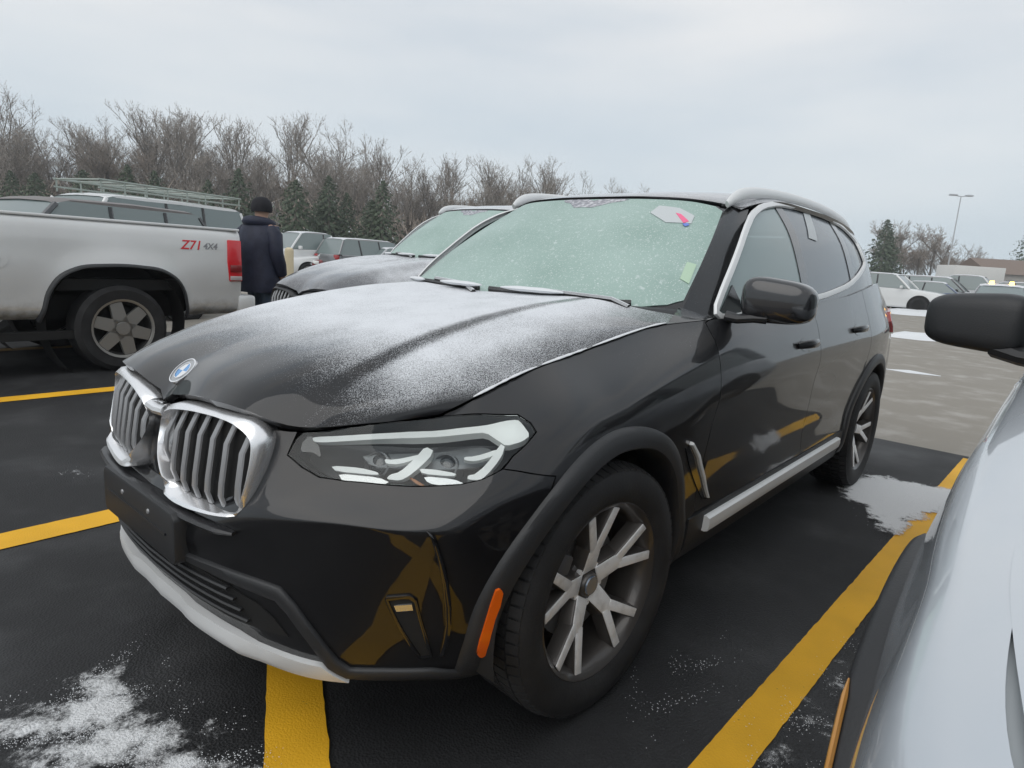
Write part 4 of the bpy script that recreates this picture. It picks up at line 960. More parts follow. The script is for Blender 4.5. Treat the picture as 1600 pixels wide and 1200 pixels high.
def snow_patch(name, poly, label, grains, z=.014, core=.75):
    """poly: outline in ground metres; a crust sheet plus loose grains round it"""
    P = np.array(poly, float); c = P.mean(0); lo, hi = P.min(0) - .25, P.max(0) + .25; st = max(.02, (hi - lo).max() / 70)
    xs, ys = np.arange(lo[0], hi[0], st), np.arange(lo[1], hi[1], st); G = np.stack(np.meshgrid(xs, ys, indexing='ij'), -1).reshape(-1, 2)
    A, B = P, np.roll(P, -1, 0)
    def sdist(Q):
        d = np.full(len(Q), 9.)
        for a, b in zip(A, B):
            t = np.clip(((Q - a) @ (b - a)) / ((b - a) @ (b - a)), 0, 1); d = np.minimum(d, np.linalg.norm(Q - (a + t[:, None] * (b - a)), axis=1))
        return np.where(inside(P, Q), d, -d)
    dn = np.clip(.5 + sdist(G) / .22, 0, 1) * core
    nx, ny = len(xs), len(ys)
    F = [(i * ny + j, (i + 1) * ny + j, (i + 1) * ny + j + 1, i * ny + j + 1) for i in range(nx - 1) for j in range(ny - 1)]
    o = mesh(name, [(x, y, z) for x, y in G], F, M_CRUST, None, False); at = o.data.attributes.new('dens', 'FLOAT', 'POINT'); at.data.foreach_set('value', dn); o['kind'] = 'stuff'
    tag(o, label, 'snow')
    Q = lo + rng.random((grains * 4, 2)) * (hi - lo); s = sdist(Q); keep = rng.random(len(Q)) < np.clip(.5 + s / .22, 0, 1)**2 * (.5 + .5 * np.sin(Q[:, 0] * 23 + 3 * np.sin(Q[:, 1] * 17)))**2; Q = Q[keep][:grains]
    V = []; F = []
    for q in Q:
        r = rng.uniform(.0007, .0019) ; k = len(V); a = rng.uniform(0, 6.28); ca, sa = r * math.cos(a), r * math.sin(a)
        V += [(q[0] + ca, q[1] + sa, z), (q[0] - sa, q[1] + ca, z), (q[0] - ca, q[1] - sa, z), (q[0] + sa, q[1] - ca, z), (q[0], q[1], z + r * 1.1)]
        F += [(k, k + 1, k + 4), (k + 1, k + 2, k + 4), (k + 2, k + 3, k + 4), (k + 3, k, k + 4)]
    if V: g = mesh('snow_grains', V, F, M_GRAIN, o, False); g['kind'] = 'stuff'
    return o
def gpx(x, y): 
    v = CR.T @ np.array([(x - 800) / FPX, (y - 600) / FPX, 1.]); t = -CAM[2] / v[2]; return (CAM + t * v)[:2]
snow_patch('ground_snow', [gpx(*p) for p in [(190,1022),(225,1030),(250,1075),(240,1100),(300,1120),(350,1150),(405,1185),(430,1235),(300,1260),(100,1240),(-60,1200),(-80,1140),(30,1105),(110,1075)]], 'patch of thin granular snow in front of the black SUV bumper', 12000, core=.66)
snow_patch('ground_snow', [gpx(*p) for p in [(1318,752),(1360,742),(1420,756),(1472,764),(1520,770),(1500,800),(1440,812),(1405,838),(1372,832),(1350,800),(1310,775)]], 'crusted snow patch beside the black SUV rear wheel', 2500, core=1.)
snow_patch('ground_snow', [gpx(*p) for p in [(1215,1110),(1262,1090),(1300,1040),(1330,1010),(1330,1100),(1290,1200),(1210,1240),(1170,1200)]], 'thin snow beside the yellow line under the white car', 4000, core=.52)
snow_patch('ground_snow', [gpx(*p) for p in [(1010,1075),(1090,1020),(1130,1010),(1120,1060),(1050,1130),(990,1140)]], 'faint frost dusting on asphalt beside the front wheel', 3000, core=.26)
snow_patch('ground_snow', [gpx(*p) for p in [(95,742),(118,736),(140,738),(138,744),(110,748)]], 'small snow streak between two bay lines left of the black SUV', 500, core=.6)
def bank(name, pts, w, h, label):
    P = [np.array(p) for p in pts]; V = []; F = []; n = 9
    Q = resample(np.array(P), .5, False)
    for i, p in enumerate(Q):
        t = Q[min(i + 1, len(Q) - 1)] - Q[max(i - 1, 0)]; t /= np.linalg.norm(t); q = np.array([-t[1], t[0]]); e = math.sin(math.pi * i / (len(Q) - 1))**.4
        for k in range(n):
            s = -1 + 2 * k / (n - 1); z = .006 + h * e * (1 - s * s)**.7 * rng.uniform(.6, 1.1); r = p + q * s * w * .5 * (e * .8 + .2) * rng.uniform(.85, 1.15); V.append((r[0], r[1], z if 0 < k < n - 1 else .003))
        if i:
            for k in range(n - 1): F.append(((i - 1) * n + k, (i - 1) * n + k + 1, i * n + k + 1, i * n + k))
    o = mesh(name, V, F, m_snow, None, True); tag(o, label, 'snow'); return o
bank('snow_bank', [gpx(1372, 524), gpx(1420, 528), gpx(1500, 533)], 1.1, .16, 'low white snow bank across the grey lane behind the black SUV')
bank('snow_bank', [gpx(1385, 577), gpx(1420, 582), gpx(1470, 588)], .22, .03, 'thin snow streak on the grey lane nearest the black SUV')
bank('snow_bank', [gpx(1370, 487), gpx(1440, 492), gpx(1520, 498)], 3.5, .25, 'far snow bank on the grey lane before the parked rows')
bank('snow_bank', [gpx(440, 432), gpx(520, 436), gpx(620, 442)], 3., .2, 'far snow bank beyond the pickup tailgate')

# ================================================================== other vehicles
def place(px, depth):
    """ground point in image column px at a given distance along the lens axis"""
    f = CR[2][:2] + (px - 800) / FPX * CR[0][:2]; return CAM[:2] + depth * f
def simple_wheel(parent, x, y, R, w, s, m_rim):
    """tyre with rim and spokes; s: side of the outer face"""
    t = MB().lathe([(R * .66, -w / 2), (R * .9, -w / 2), (R, -w * .38), (R, w * .38), (R * .9, w / 2), (R * .66, w / 2 * .9)], 36, 'y', (x, y, R)).build('tyre', M_TYRE, parent, ang=40)
    mb = MB().lathe([(R * .66, s * w * .46), (R * .60, s * w * .40), (R * .56, s * w * .1), (.001, s * w * .05)], 36, 'y', (x, y, R)); rim = mb.build('rim', M_DARK, t)
    mb = MB()
    for k in range(6):
        a = k * math.pi / 3 + .3; c, q = math.cos(a), math.sin(a)
        P = [(R * .06, -.16), (R * .06, .16), (R * .64, .13), (R * .64, -.13)]
        V = []
        for yy in (s * w * .42, s * w * .28):
            for r, h in P: V.append((x + r * c - h * R * q, y + yy, R + r * q + h * R * c))
        mb.add(V, [(0, 1, 2, 3), (0, 4, 5, 1), (1, 5, 6, 2), (2, 6, 7, 3), (3, 7, 4, 0)])
    mb.lathe([(R * .60, s * w * .30), (R * .64, s * w * .47), (R * .69, s * w * .49)], 36, 'y', (x, y, R)); mb.lathe([(.001, s * w * .46), (R * .15, s * w * .46), (R * .17, s * w * .3)], 16, 'y', (x, y, R))
    mb.build('rim_face', m_rim, t, ang=30)
    return t
M_FARGL = mat('frosted far glass', (.17, .21, .21), .25, 0, .5)
M_ALLOY = mat('grey alloy', (.42, .42, .41), .4, .6)
def ring_loft(mb, st, n=10, capf=True):
    """st: list of (x, z0, z1, halfwidth, round)"""
    V = []; k = 4 * n // 4
    for x, z0, z1, hw, tumble in st:
        prof = [(0, z1), (hw * tumble * .72, z1 - .004), (hw * tumble * .92, z1 - .02), (hw * tumble, z1 - .06), (hw * (.35 + .65 * 1), z0 + (z1 - z0) * .58), (hw, z0 + (z1 - z0) * .42), (hw * .985, z0 + .06), (hw * .93, z0), (0, z0)]
        full = prof + [(-y, z) for y, z in prof[-2:0:-1]]
        V.append([(x, y, z) for y, z in full])
    m = len(V[0]); F = []
    for i in range(len(V) - 1):
        for j in range(m): F.append((i * m + j, i * m + (j + 1) % m, (i + 1) * m + (j + 1) % m, (i + 1) * m + j))
    F += [tuple(range(m)), tuple((len(V) - 1) * m + j for j in range(m))[::-1]]
    mb.add([p for r in V for p in r], F)
def make_car(name, label, kind, paint, snowy=None, group=None, lamp=None, parts=True):
    """a whole parked car, local: x forward, origin on the ground at mid length"""
    t = thing(name, label, 'car', group=group)
    P = dict(sedan=dict(L=4.75, H=1.45, W=.91, belt=.98, hood=.98, nose=.78, c0=.95, c1=.25, c2=-1.2, c3=-1.75, tail=1.05),
             suv=dict(L=4.7, H=1.70, W=.93, belt=1.10, hood=1.08, nose=.90, c0=.95, c1=.35, c2=-1.95, c3=-2.22, tail=1.12),
             hatch=dict(L=4.3, H=1.50, W=.89, belt=1.0, hood=1.0, nose=.80, c0=1.0, c1=.30, c2=-1.65, c3=-2.05, tail=1.05),
             van=dict(L=5.3, H=2.02, W=1.0, belt=1.15, hood=1.15, nose=.95, c0=1.45, c1=.85, c2=-2.35, c3=-2.55, tail=1.15),
             pickup=dict(L=5.8, H=1.86, W=.99, belt=1.22, hood=1.18, nose=1.05, c0=1.05, c1=.55, c2=-.75, c3=-.85, tail=1.28))[kind]
    L2, W = P['L'] / 2, P['W']; wb = P['L'] * .3; R = .34 if kind in ('sedan', 'hatch') else .38
    mb = MB()
    ring_loft(mb, [(L2, .42, P['nose'] - .12, W * .72, .9), (L2 - .08, .30, P['nose'], W * .86, .93), (L2 - .35, .26, P['nose'] + .07, W * .97, .93), (P['c0'] + .25, .26, P['hood'] - .02, W, .94), (P['c0'] - .1, .26, P['belt'], W, .96),
                   (-.5, .26, P['belt'] + .02, W, .97), (P['c3'] + .1, .26, P['tail'], W, .96), (-L2 + .30, .28, P['tail'] - .01, W * .97, .95), (-L2 + .08, .32, P['tail'] - .05, W * .9, .93), (-L2, .45, P['tail'] - .2, W * .8, .9)])
    b = mb.build('body', paint, t, ang=35)
    # cabin: roof + pillars in paint, glass between
    H = P['H']; zb = P['belt'] - .02; tw = W * .74
    mb = MB(); rz = H
    st = [(P['c0'], zb, W * .90), (P['c1'], rz - .05, tw), (P['c1'] - .25, rz - .005, tw), ((P['c1'] + P['c2']) / 2, rz, tw), (P['c2'] + .1, rz - .015, tw), (P['c2'], rz - .06, tw), (P['c3'], zb + .02, W * .88)]
    def cab(off, name, m):
        V = []; 
        prof = [(P['c0'] + off * .5, zb), (P['c1'] + off * .3, rz - .07), (P['c1'] - .2, rz - .02), ((P['c1'] + P['c2']) / 2, rz), (P['c2'] + .15, rz - .02), (P['c2'], rz - .06), (P['c3'] - off * .5, zb)]
        for x, z in prof:
            f = (z - zb) / (rz - zb); hw = W * .93 * (1 - f) + tw * f + off
            V.append([(x, hw, z), (x, hw * .82, z + .02 * f), (x, 0, z + .035 * f), (x, -hw * .82, z + .02 * f), (x, -hw, z)])
        F = [(i * 5 + j, i * 5 + j + 1, i * 5 + 6 + j, i * 5 + 5 + j) for i in range(len(prof) - 1) for j in range(4)]
        F += [tuple(5 * i for i in range(len(prof)))[::-1], tuple(5 * i + 4 for i in range(len(prof)))]
        return MB().add([p for r in V for p in r], F).build(name, m, t, ang=28)
    cab(0., 'glasshouse', M_FARGL)
    # roof skin and pillars
    mb = MB(); xm = [P['c1'] + .02, P['c1'] - .2, (P['c1'] + P['c2']) / 2, P['c2'] + .15, P['c2'] - .02]; zz = [rz - .075, rz - .015, rz + .006, rz - .012, rz - .065]; V = []
    for x, z in zip(xm, zz): V += [(x, tw + .012, z - .05), (x, tw + .008, z), (x, tw * .8, z + .026), (x, 0, z + .042), (x, -tw * .8, z + .026), (x, -tw - .008, z), (x, -tw - .012, z - .05)]
    mb.add(V, [(i * 7 + j, i * 7 + j + 1, i * 7 + 8 + j, i * 7 + 7 + j) for i in range(4) for j in range(6)]); mb.build('roof', snowy or paint, t, ang=40)
    for s in (1, -1):
        for a, bb in ((P['c0'], P['c1']), (P['c3'], P['c2'])):
            MB().tube([(a, s * W * .92, zb), ((a + bb) / 2, s * (W * .92 + tw) / 2 + s * .004, (zb + rz) / 2 - .03), (bb, s * (tw + .004), rz - .08)], .04, 6).build('pillar', paint, t)
        xs = [-.35] + ([-1.25] if P['c2'] < -1.5 else [])
        for x in xs: MB().tube([(x, s * (W * .925), zb), (x - .05, s * (tw + .008), rz - .06)], .035, 6).build('pillar', M_BLACKG, t)
        MB().box((P['c0'] - .28, s * (W + .10), zb + .06), (.10, .20, .13)).build('mirror', paint, t, bevel=.03)
        MB().box((L2 - .12, s * W * .66, P['nose'] - .06), (.18, .38, .12), rz=-s * .35).build('headlamp', lamp if lamp else M_DRL, t, bevel=.02)
        MB().box((-L2 + .10, s * W * .76, P['tail'] - .14), (.14, .22, .18)).build('tail_lamp', M_RED, t, bevel=.02)
        for x in (wb, -wb):
            mbd = MB().lathe([(.001, 0), (R + .07, 0), (R + .07, .03)], 30, 'y', (x, s * (W + .004) - .015, R)); mbd.build('arch', M_DARK, t)
            simple_wheel(t, x, s * (W - .09), R, .22, s, M_ALLOY)
    MB().box((L2 - .02, 0, P['nose'] - .16), (.06, W * .95, .14)).build('grille', M_DARK, t, bevel=.02)
    MB().box((L2 - .06, 0, .42), (.10, W * 1.5, .14)).build('bumper_opening', M_PLAST, t, bevel=.02)
    if kind == 'pickup':
        MB().box((-1.85, 0, P['tail'] + .004), (1.75, W * 1.62, .02)).build('bed', M_DARK, t)
    return t
def snowed(name, base, k=.5, metal=.2):
    return snow_paint(name, base, lambda nt, sp, tc: ramp_of(nt, sp.outputs[2], .6, 1.1, 0., k), .3, .8, metal)
PC = dict(white=snowed('white paint far', (.66, .67, .67), .4, 0.), silver=snowed('silver paint far', (.42, .43, .44), .45, .5), grey=snowed('grey paint far', (.14, .145, .15), .5, .4), black=snowed('black paint far', (.02, .02, .022), .5), blue=snowed('blue paint far', (.04, .07, .14), .5, .3), red=snowed('red paint far', (.20, .02, .02), .5, .2))
SNOWROOF = snow_paint('snowy far roof', (.3, .3, .3), lambda nt, sp, tc: ramp_of(nt, sp.outputs[2], .5, 1.2, 0., .75), .4, .3)
# ---- the grey SUV in the next bay: same build as the black one, taller, under snow
GREY = snow_paint('grey paint under snow', (.10, .102, .11), lambda nt, sp, tc: ramp_of(nt, sp.outputs[0], .62, .25, .30, .66), .3, 1., .5)
nb = copy_tree(SUV); nb.name = 'grey_suv'
nb['label'] = 'grey snow covered SUV parked between the black SUV and the silver pickup'; nb['category'] = 'car'
nb.location = (-1.906, -2.63, 0); nb.scale = (.95, 1.0, 1.09)
def recolour(o, mp):
    if o.type == 'MESH':
        for s in o.material_slots:
            if s.material in mp: k = mp[s.material]; s.link = 'OBJECT'; s.material = k
    for c in o.children: recolour(c, mp)
recolour(nb, {M_HOOD: GREY, M_FEND: GREY, M_PAINT: GREY, M_ROOFP: GREY, M_CHROME: M_PLAST})
# no stickers of the black SUV on it
for ch in list(nb.children):
    if ch.name.split('.')[0] in ('badge', 'plate_carrier'):
        for g in list(ch.children): bpy.data.objects.remove(g)
        bpy.data.objects.remove(ch); continue
    for g in list(ch.children):
        if g.name.split('.')[0] in ('sticker', 'inspection_sticker', 'paper_note', 'badge_quarter'): bpy.data.objects.remove(g)
# ---- silver pickup
def pickup():
    t = thing('pickup_truck', 'silver pickup truck with red tail lamp and offroad decal on its bed', 'pickup truck', (-.62, -5.88, 0), R_(4))
    m = mat('silver truck paint', (.68, .685, .68), .34, .15, .8, noise=(1.3, (.62, .625, .62), .4, .7)); 
    nt = m.node_tree; b_ = nt.nodes['Principled BSDF']; src = b_.inputs['Base Color'].links[0].from_socket; tc = nt.nodes.new('ShaderNodeTexCoord'); sz = nt.nodes.new('ShaderNodeSeparateXYZ'); nt.links.new(tc.outputs['Object'], sz.inputs[0])
    dn = nt.nodes.new('ShaderNodeTexNoise'); dn.inputs['Scale'].default_value = 7; dn.inputs['Detail'].default_value = 9; dn.inputs['Roughness'].default_value = .7; nt.links.new(tc.outputs['Object'], dn.inputs['Vector'])
    mm_ = nt.nodes.new('ShaderNodeMix'); mm_.data_type = 'RGBA'; nt.links.new(mul(nt, ramp_of(nt, sz.outputs[2], .74, .48), ramp_of(nt, dn.outputs[0], .40, .62)), mm_.inputs[0]); nt.links.new(src, mm_.inputs[6]); mm_.inputs[7].default_value = (.34, .325, .30, 1); nt.links.new(mm_.outputs[2], b_.inputs['Base Color'])   # dried road dirt along the lower flank
    rows = lambda x, k=1.: [(x, .86 * k, .50), (x, .945 * k, .56), (x, .975 * k, .72), (x, .995 * k, .92), (x, .992 * k, 1.10), (x, .985 * k, 1.25), (x, .965 * k, 1.345), (x, .935 * k, 1.375), (x, .90 * k, 1.378)]
    S = Patch([rows(-1.20, .965), rows(-1.12, .985), rows(-.9), rows(-.5), rows(0), rows(.5), rows(1.0)]).orient((0, 0, .9))
    def sidep(L): return np.array([r if (r := S.cast((x, 3, z), (0, -1, 0))) is not None else S.near((x, .97, z)) for x, z in L])
    arch = [(.66, .50), (.63, .62), (.59, .76), (.51, .88), (.36, .965), (.13, .995), (-.17, .99), (-.38, .955), (-.51, .87), (-.58, .75), (-.61, .60), (-.63, .50)]
    ar_ = np.array(arch); tq = np.r_[0, np.cumsum(np.linalg.norm(np.diff(ar_, axis=0), axis=1))]; arch = [tuple(p) for p in herm(ar_, tq, np.linspace(0, tq[-1], 44))]
    ol = [(S.near((x, .93, 1.37))[0], S.tv[-1]) for x in np.linspace(-1.2, 1.0, 14)] + [(S.tu[-1], v) for v in np.linspace(S.tv[-1], .0, 6)][1:] + [(sidep([(.66, .55)])[0][0], 0)] + sidep(arch[1:-1]).tolist() + [(sidep([(-.62, .55)])[0][0], 0), (0, 0)]
    def bulge(X, uv, N):
        d = np.hypot(X[:, 0] / 1.12, X[:, 2] - .45); k = np.exp(-((d - .52) / .13)**2); X[:, 1] += .028 * k; return X
    bed = panel(S, ol, 'bed_side', m, t, gap=0, step=.04, edge=.03, depth=.03, fn=bulge)
    # arch lip
    A = np.array([(x * .985 - .0, 1.0, z - .012) for x, z in arch]); A[:, 1] = [S.at([sidep([(x, max(z, .52))])[0]])[0][1] + .026 for x, z in arch]
    MB().tube(A, .022, 8, squash=(.7, 1.2)).build('arch_flare', mat('dark truck flare', (.035, .037, .04), .5), bed)
    fd = sidep([(.93 + .085 * math.cos(a), 1.02 + .085 * math.sin(a)) for a in np.linspace(0, 2 * math.pi, 20)[:-1]])
    fl = panel(S, fd, 'fuel_flap', m, bed, gap=0, lift=.004, depth=.004, step=.03); 
    MB().box((.93, .999, 1.02), (.05, .02, .02)).build('flap_catch', M_SILV, bed)
    c = mirror_y(bed, t)
    MB().box((-.10, 0, .80), (2.1, 1.78, .10)).build('bed_floor', M_DARK, t); MB().box((-1.14, 0, .98), (.10, 1.80, .72)).build('tailgate', m, t, bevel=.02); MB().box((1.0, 0, 1.0), (.06, 1.84, .74)).build('bed_front', m, t)
    MB().box((-1.27, 0, .60), (.20, 1.92, .20)).build('rear_bumper', M_SILV, t, bevel=.03)
    for s in (1, -1):
        MB().box((-.1, s * .92, 1.385), (2.18, .08, .025)).build('rail_cap', m, t, bevel=.008)
        lm = MB().prism([(-1.205, s * .978, .85), (-1.05, s * 1.002, .85), (-1.03, s * 1.004, 1.05), (-1.04, s * 1.0, 1.28), (-1.205, s * .965, 1.28)], (0, -s * .10, 0)).build('tail_lamp', mat('red truck lamp', (.62, .012, .02), .25, 0, .6), t, bevel=.012)
        MB().box((-1.12, s * .996, .985), (.13, .022, .075)).build('reverse_lamp', mat('dark red lens', (.20, .01, .012), .25, 0, .6), lm, bevel=.008); MB().box((-1.12, s * .996, .885), (.13, .022, .045)).build('clear_lens', mat('smoky lens', (.42, .36, .36), .25, 0, .6), lm, bevel=.006)
        for x in (0., 3.65): simple_wheel(t, x, s * .86, .40, .27, s, mat('truck alloy', (.38, .375, .36), .4, .7)).scale = (1, 1, 1)
        MB().box((1.3, s * .90, .36), (1.9, .10, .07)).build('side_step', M_DARK, t)
    # inner arch box
    for s in (1, -1): MB().lathe([(.60, -.14), (.60, .12)], 36, 'y', (0, s * .80, .44)).build('arch_liner', M_DARK, t)
    for s in (1, -1): MB().box((0, s * .58, .76), (1.5, .04, .60)).build('arch_wall', M_DARK, t); MB().box((0, s * .76, 1.03), (1.46, .36, .05)).build('arch_roof', M_DARK, t)
    MB().box((1.2, 0, .62), (4.6, 1.1, .24)).build('frame', M_DARK, t)
    mb = MB(); ring_loft(mb, [(1.06, .50, 1.32, .98, .96), (1.2, .46, 1.34, .99, .97), (2.9, .46, 1.30, .99, .96), (3.2, .46, 1.27, .99, .94), (4.3, .50, 1.20, .97, .92), (4.55, .55, 1.10, .92, .9)]); mb.build('cab_body', m, t)
    mb = MB(); V = []
    for x, z, hw in ((1.10, 1.30, .92), (1.22, 1.84, .74), (1.6, 1.90, .72), (2.3, 1.89, .72), (2.55, 1.84, .73), (3.15, 1.28, .90)): V += [(x, hw, z), (x, hw * .8, z + .02), (x, -hw * .8, z + .02), (x, -hw, z)]
    mb.add(V, [(i * 4 + j, i * 4 + j + 1, i * 4 + 5 + j, i * 4 + 4 + j) for i in range(5) for j in range(3)] + [tuple(4 * i for i in range(6))[::-1], tuple(4 * i + 3 for i in range(6))]); mb.build('cab_glass', M_FARGL, t, ang=25)
    mb = MB(); V = []
    for x, z in ((1.18, 1.82), (1.6, 1.905), (2.3, 1.895), (2.58, 1.83)): V += [(x, .745, z - .02), (x, .6, z + .025), (x, -.6, z + .025), (x, -.745, z - .02)]
    mb.add(V, [(i * 4 + j, i * 4 + j + 1, i * 4 + 5 + j, i * 4 + 4 + j) for i in range(3) for j in range(3)]); mb.build('cab_roof', m, t)
    for s in (1, -1):
        MB().tube([(3.15, s * .90, 1.29), (2.56, s * .735, 1.83)], .04, 6).build('pillar', m, t); MB().tube([(1.10, s * .92, 1.30), (1.2, s * .745, 1.83)], .06, 6).build('pillar', m, t); MB().tube([(2.05, s * .94, 1.30), (2.0, s * .745, 1.86)], .04, 6).build('pillar', m, t)
        MB().box((2.75, s * 1.10, 1.36), (.10, .20, .24)).build('mirror', M_PLAST, t, bevel=.03)
    # decals
    def text(body, size, x, z, mm, nm):
        c = bpy.data.curves.new(nm, 'FONT'); c.body = body; c.size = size; c.extrude = .001; c.shear = .25; c.offset = .002
        tmp = bpy.data.objects.new(nm, c); COL.objects.link(tmp); dg = bpy.context.evaluated_depsgraph_get(); me = bpy.data.meshes.new_from_object(tmp.evaluated_get(dg)); bpy.data.objects.remove(tmp)
        me.materials.clear(); me.materials.append(mm); o = bpy.data.objects.new(nm, me); COL.objects.link(o); o.parent = bed
        yy = S.at([sidep([(x - .1, z + .04)])[0]])[0][1] + .006
        o.matrix_local = Matrix.Translation((x, yy, z)) @ Matrix.Rotation(math.pi, 4, 'Z') @ Matrix.Rotation(R_(84), 4, 'X'); return o
    text('Z71', .125, -.55, 1.165, mat('decal red', (.60, .02, .03), .5), 'decal'); text('4X4', .085, -.775, 1.175, mat('decal grey', (.22, .22, .23), .5), 'decal')
    return t
pickup()
# ---- cars behind the pickup
def put(o, px, d, yaw, scale=None):
    g = place(px, d); o.location = (g[0], g[1], 0); o.rotation_euler = (0, 0, yaw)
    if scale: o.scale = scale
    return o
put(make_car('dark_suv', 'dark grey SUV behind the silver pickup bed', 'suv', snowed('charcoal paint', (.06, .062, .066), .25, .4), mat('brownish roof', (.16, .145, .14), .5)), 95, 9.4, R_(20), (1, 1, 1.0))
van = put(make_car('white_van', 'white work van with a ladder rack behind the silver pickup', 'van', mat('van white', (.70, .71, .71), .4, 0, .5)), 205, 12.6, R_(18), (.92, .95, .97))
van['category'] = 'van'
m_rack = mat('galvanised rack', (.33, .37, .34), .5, .5)
rk = MB()
for y in (-.62, .62): rk.tube([(.9, y, 2.26), (-2.5, y, 2.26)], .022, 6); rk.tube([(.9, y, 2.12), (-2.5, y, 2.12)], .018, 6)
for x in np.linspace(.85, -2.45, 8):
    rk.tube([(x, -.62, 2.26), (x, .62, 2.26)], .018, 6)
    for y in (-.62, .62): rk.tube([(x, y, 2.26), (x, y, 2.04)], .016, 6)
rk.build('ladder_rack', m_rack, van)
# ---- the white SUV at the photographer's elbow
def white_suv():
    t = thing('white_suv', 'white SUV with black plastic arch flares and black mirror beside the yellow line', 'car', (.35, 2.58, 0))
    m = mat('white car paint', (.52, .555, .59), .26, .15, 1., noise=(2.5, (.48, .515, .555), .3, .7))
    G = []
    def rows(x, k, zt, ys, seam_z, seam_y): return [(x, .88 * k, .30), (x, .93 * k, .42), (x, .925 * k, .60), (x, .93 * k, .74), (x, .925 * k, .84), (x, .905 * k, .92), (x, ys, zt), (x, seam_y, seam_z)]
    G = [[(.94, 0, .30), (1.01, 0, .42), (1.04, 0, .60), (1.04, 0, .72), (1.03, 0, .82), (1.0, 0, .90), (.96, 0, .94), (.93, 0, .955)],
         [(.92, .40, .30), (.99, .40, .42), (1.02, .40, .60), (1.02, .40, .72), (1.005, .40, .82), (.98, .40, .90), (.94, .40, .935), (.91, .40, .95)],
         [(.82, .66, .30), (.88, .68, .42), (.91, .69, .60), (.91, .69, .72), (.895, .69, .82), (.875, .685, .89), (.85, .675, .925), (.83, .665, .94)],
         [(.62, .79, .30), (.68, .82, .42), (.70, .835, .60), (.70, .848, .72), (.695, .848, .82), (.685, .842, .89), (.675, .81, .935), (.66, .78, .95)],
         rows(.30, .985, .975, .862, .985, .812), rows(0, 1.008, .99, .878, 1.0, .822), rows(-.4, 1.01, 1.01, .88, 1.02, .825), rows(-.9, 1.005, 1.035, .878, 1.045, .83),
         rows(-1.5, 1.005, 1.05, .88, 1.06, .84), rows(-2.4, 1.005, 1.06, .88, 1.075, .84), rows(-3.0, 1.0, 1.07, .86, 1.09, .82), rows(-3.5, .95, 1.08, .80, 1.10, .76),
         [(-3.68, .5, .32), (-3.74, .52, .42), (-3.76, .53, .60), (-3.76, .53, .74), (-3.75, .53, .84), (-3.73, .52, .94), (-3.70, .5, 1.06), (-3.66, .48, 1.10)],
         [(-3.72, 0, .32), (-3.78, 0, .42), (-3.80, 0, .60), (-3.80, 0, .74), (-3.79, 0, .84), (-3.77, 0, .94), (-3.74, 0, 1.06), (-3.70, 0, 1.10)]]
    S = Patch(G).orient((-1.4, 0, .6)); tv, tu = S.tv[-1], S.tu[-1]
    sd_ = lambda L: np.array([r if (r := S.cast((x, 3, z), (0, -1, 0))) is not None else S.near((x, .92, z)) for x, z in L])
    def arcw(cx, a0, a1, n=22, r=.46): return sd_([(cx + r * math.cos(R_(a)), max(.31, .37 + r * math.sin(R_(a)))) for a in np.linspace(a0, a1, n)])
    us = lambda x: S.near((x, .84, 1.03))[0]
    uf = S.near((.70, .82, .9))[0]
    bo = lambda o: (mirror_y(o, t), o)[1]
    o = panel(S, [(uf, tv)] + [(u, tv) for u in np.linspace(uf + .05, us(-.95), 8)] + sd_([(-.92, .9), (-.90, .7), (-.88, .5), (-.88, .32)]).tolist() + arcw(0, 175, 62).tolist() + sd_([(.52, .78)]).tolist() + [(uf, .62)], 'front_wing', m, t, gap=.0012, step=.035, edge=.025); bo(o)
    o = panel(S, [(0, tv), (uf, tv), (uf, .62)] + sd_([(.52, .78)]).tolist() + arcw(0, 55, -8).tolist() + [(S.near((.5, .78, .3))[0], 0), (0, 0)], 'front_bumper', m, t, gap=.002, step=.045, edge=.03, sym=True)
    o = panel(S, [(u, tv) for u in np.linspace(us(-.95), us(-2.0), 6)] + sd_([(-2.0, .9), (-2.0, .35)]).tolist() + sd_([(-.88, .35), (-.88, .5), (-.90, .7), (-.92, .9)]).tolist(), 'front_door', m, t, gap=.002, step=.05); bo(o)
    o = panel(S, [(u, tv) for u in np.linspace(us(-2.0), tu, 14)] + [(tu, 0)] + [(S.near((-3.4, .85, .3))[0], 0)] + arcw(-2.75, 185, -5).tolist() + sd_([(-2.0, .35), (-2.0, .9)]).tolist(), 'rear_body', m, t, gap=.002, step=.05, sym=True)
    # bonnet
    HB = [[(.94, 0, .965), (.74, 0, 1.0), (.2, 0, 1.05), (-.3, 0, 1.085), (-.78, 0, 1.11)], [(.915, .40, .958), (.72, .40, .99), (.19, .42, 1.04), (-.3, .44, 1.075), (-.80, .45, 1.10)],
          [(.832, .662, .942), (.68, .68, .968), (.17, .71, 1.012), (-.32, .72, 1.045), (-.86, .73, 1.07)], [tuple(S.at([(S.near(p)[0], tv)])[0]) for p in ((.66, .78, .95), (.45, .80, .97), (.12, .818, .993), (-.35, .825, 1.018), (-.92, .83, 1.046))]]
    SB = Patch(HB).orient((0, 0, 0))
    panel(SB, [(0, 0), (SB.tu[-1], 0), (SB.tu[-1], SB.tv[-1]), (0, SB.tv[-1])], 'bonnet', m, t, gap=.0012, step=.04, edge=.03, depth=.03, sym=True)
    gu = np.array([S.at([(u, tv)])[0] for u in np.linspace(uf, us(-.95), 24)]) - np.array([0, .0, .012])
    o = MB().tube(gu, .012, 6, squash=(1.6, .5)).build('bonnet_gutter', mat('seam grey', (.30, .32, .33), .6), t); bo(o)
    sh = panel(S, [(0, 0), (tu, 0), (tu, tv), (0, tv)], 'inner_shell', M_DARK, t, gap=0, lift=-.03, depth=0, step=.08, sym=True)
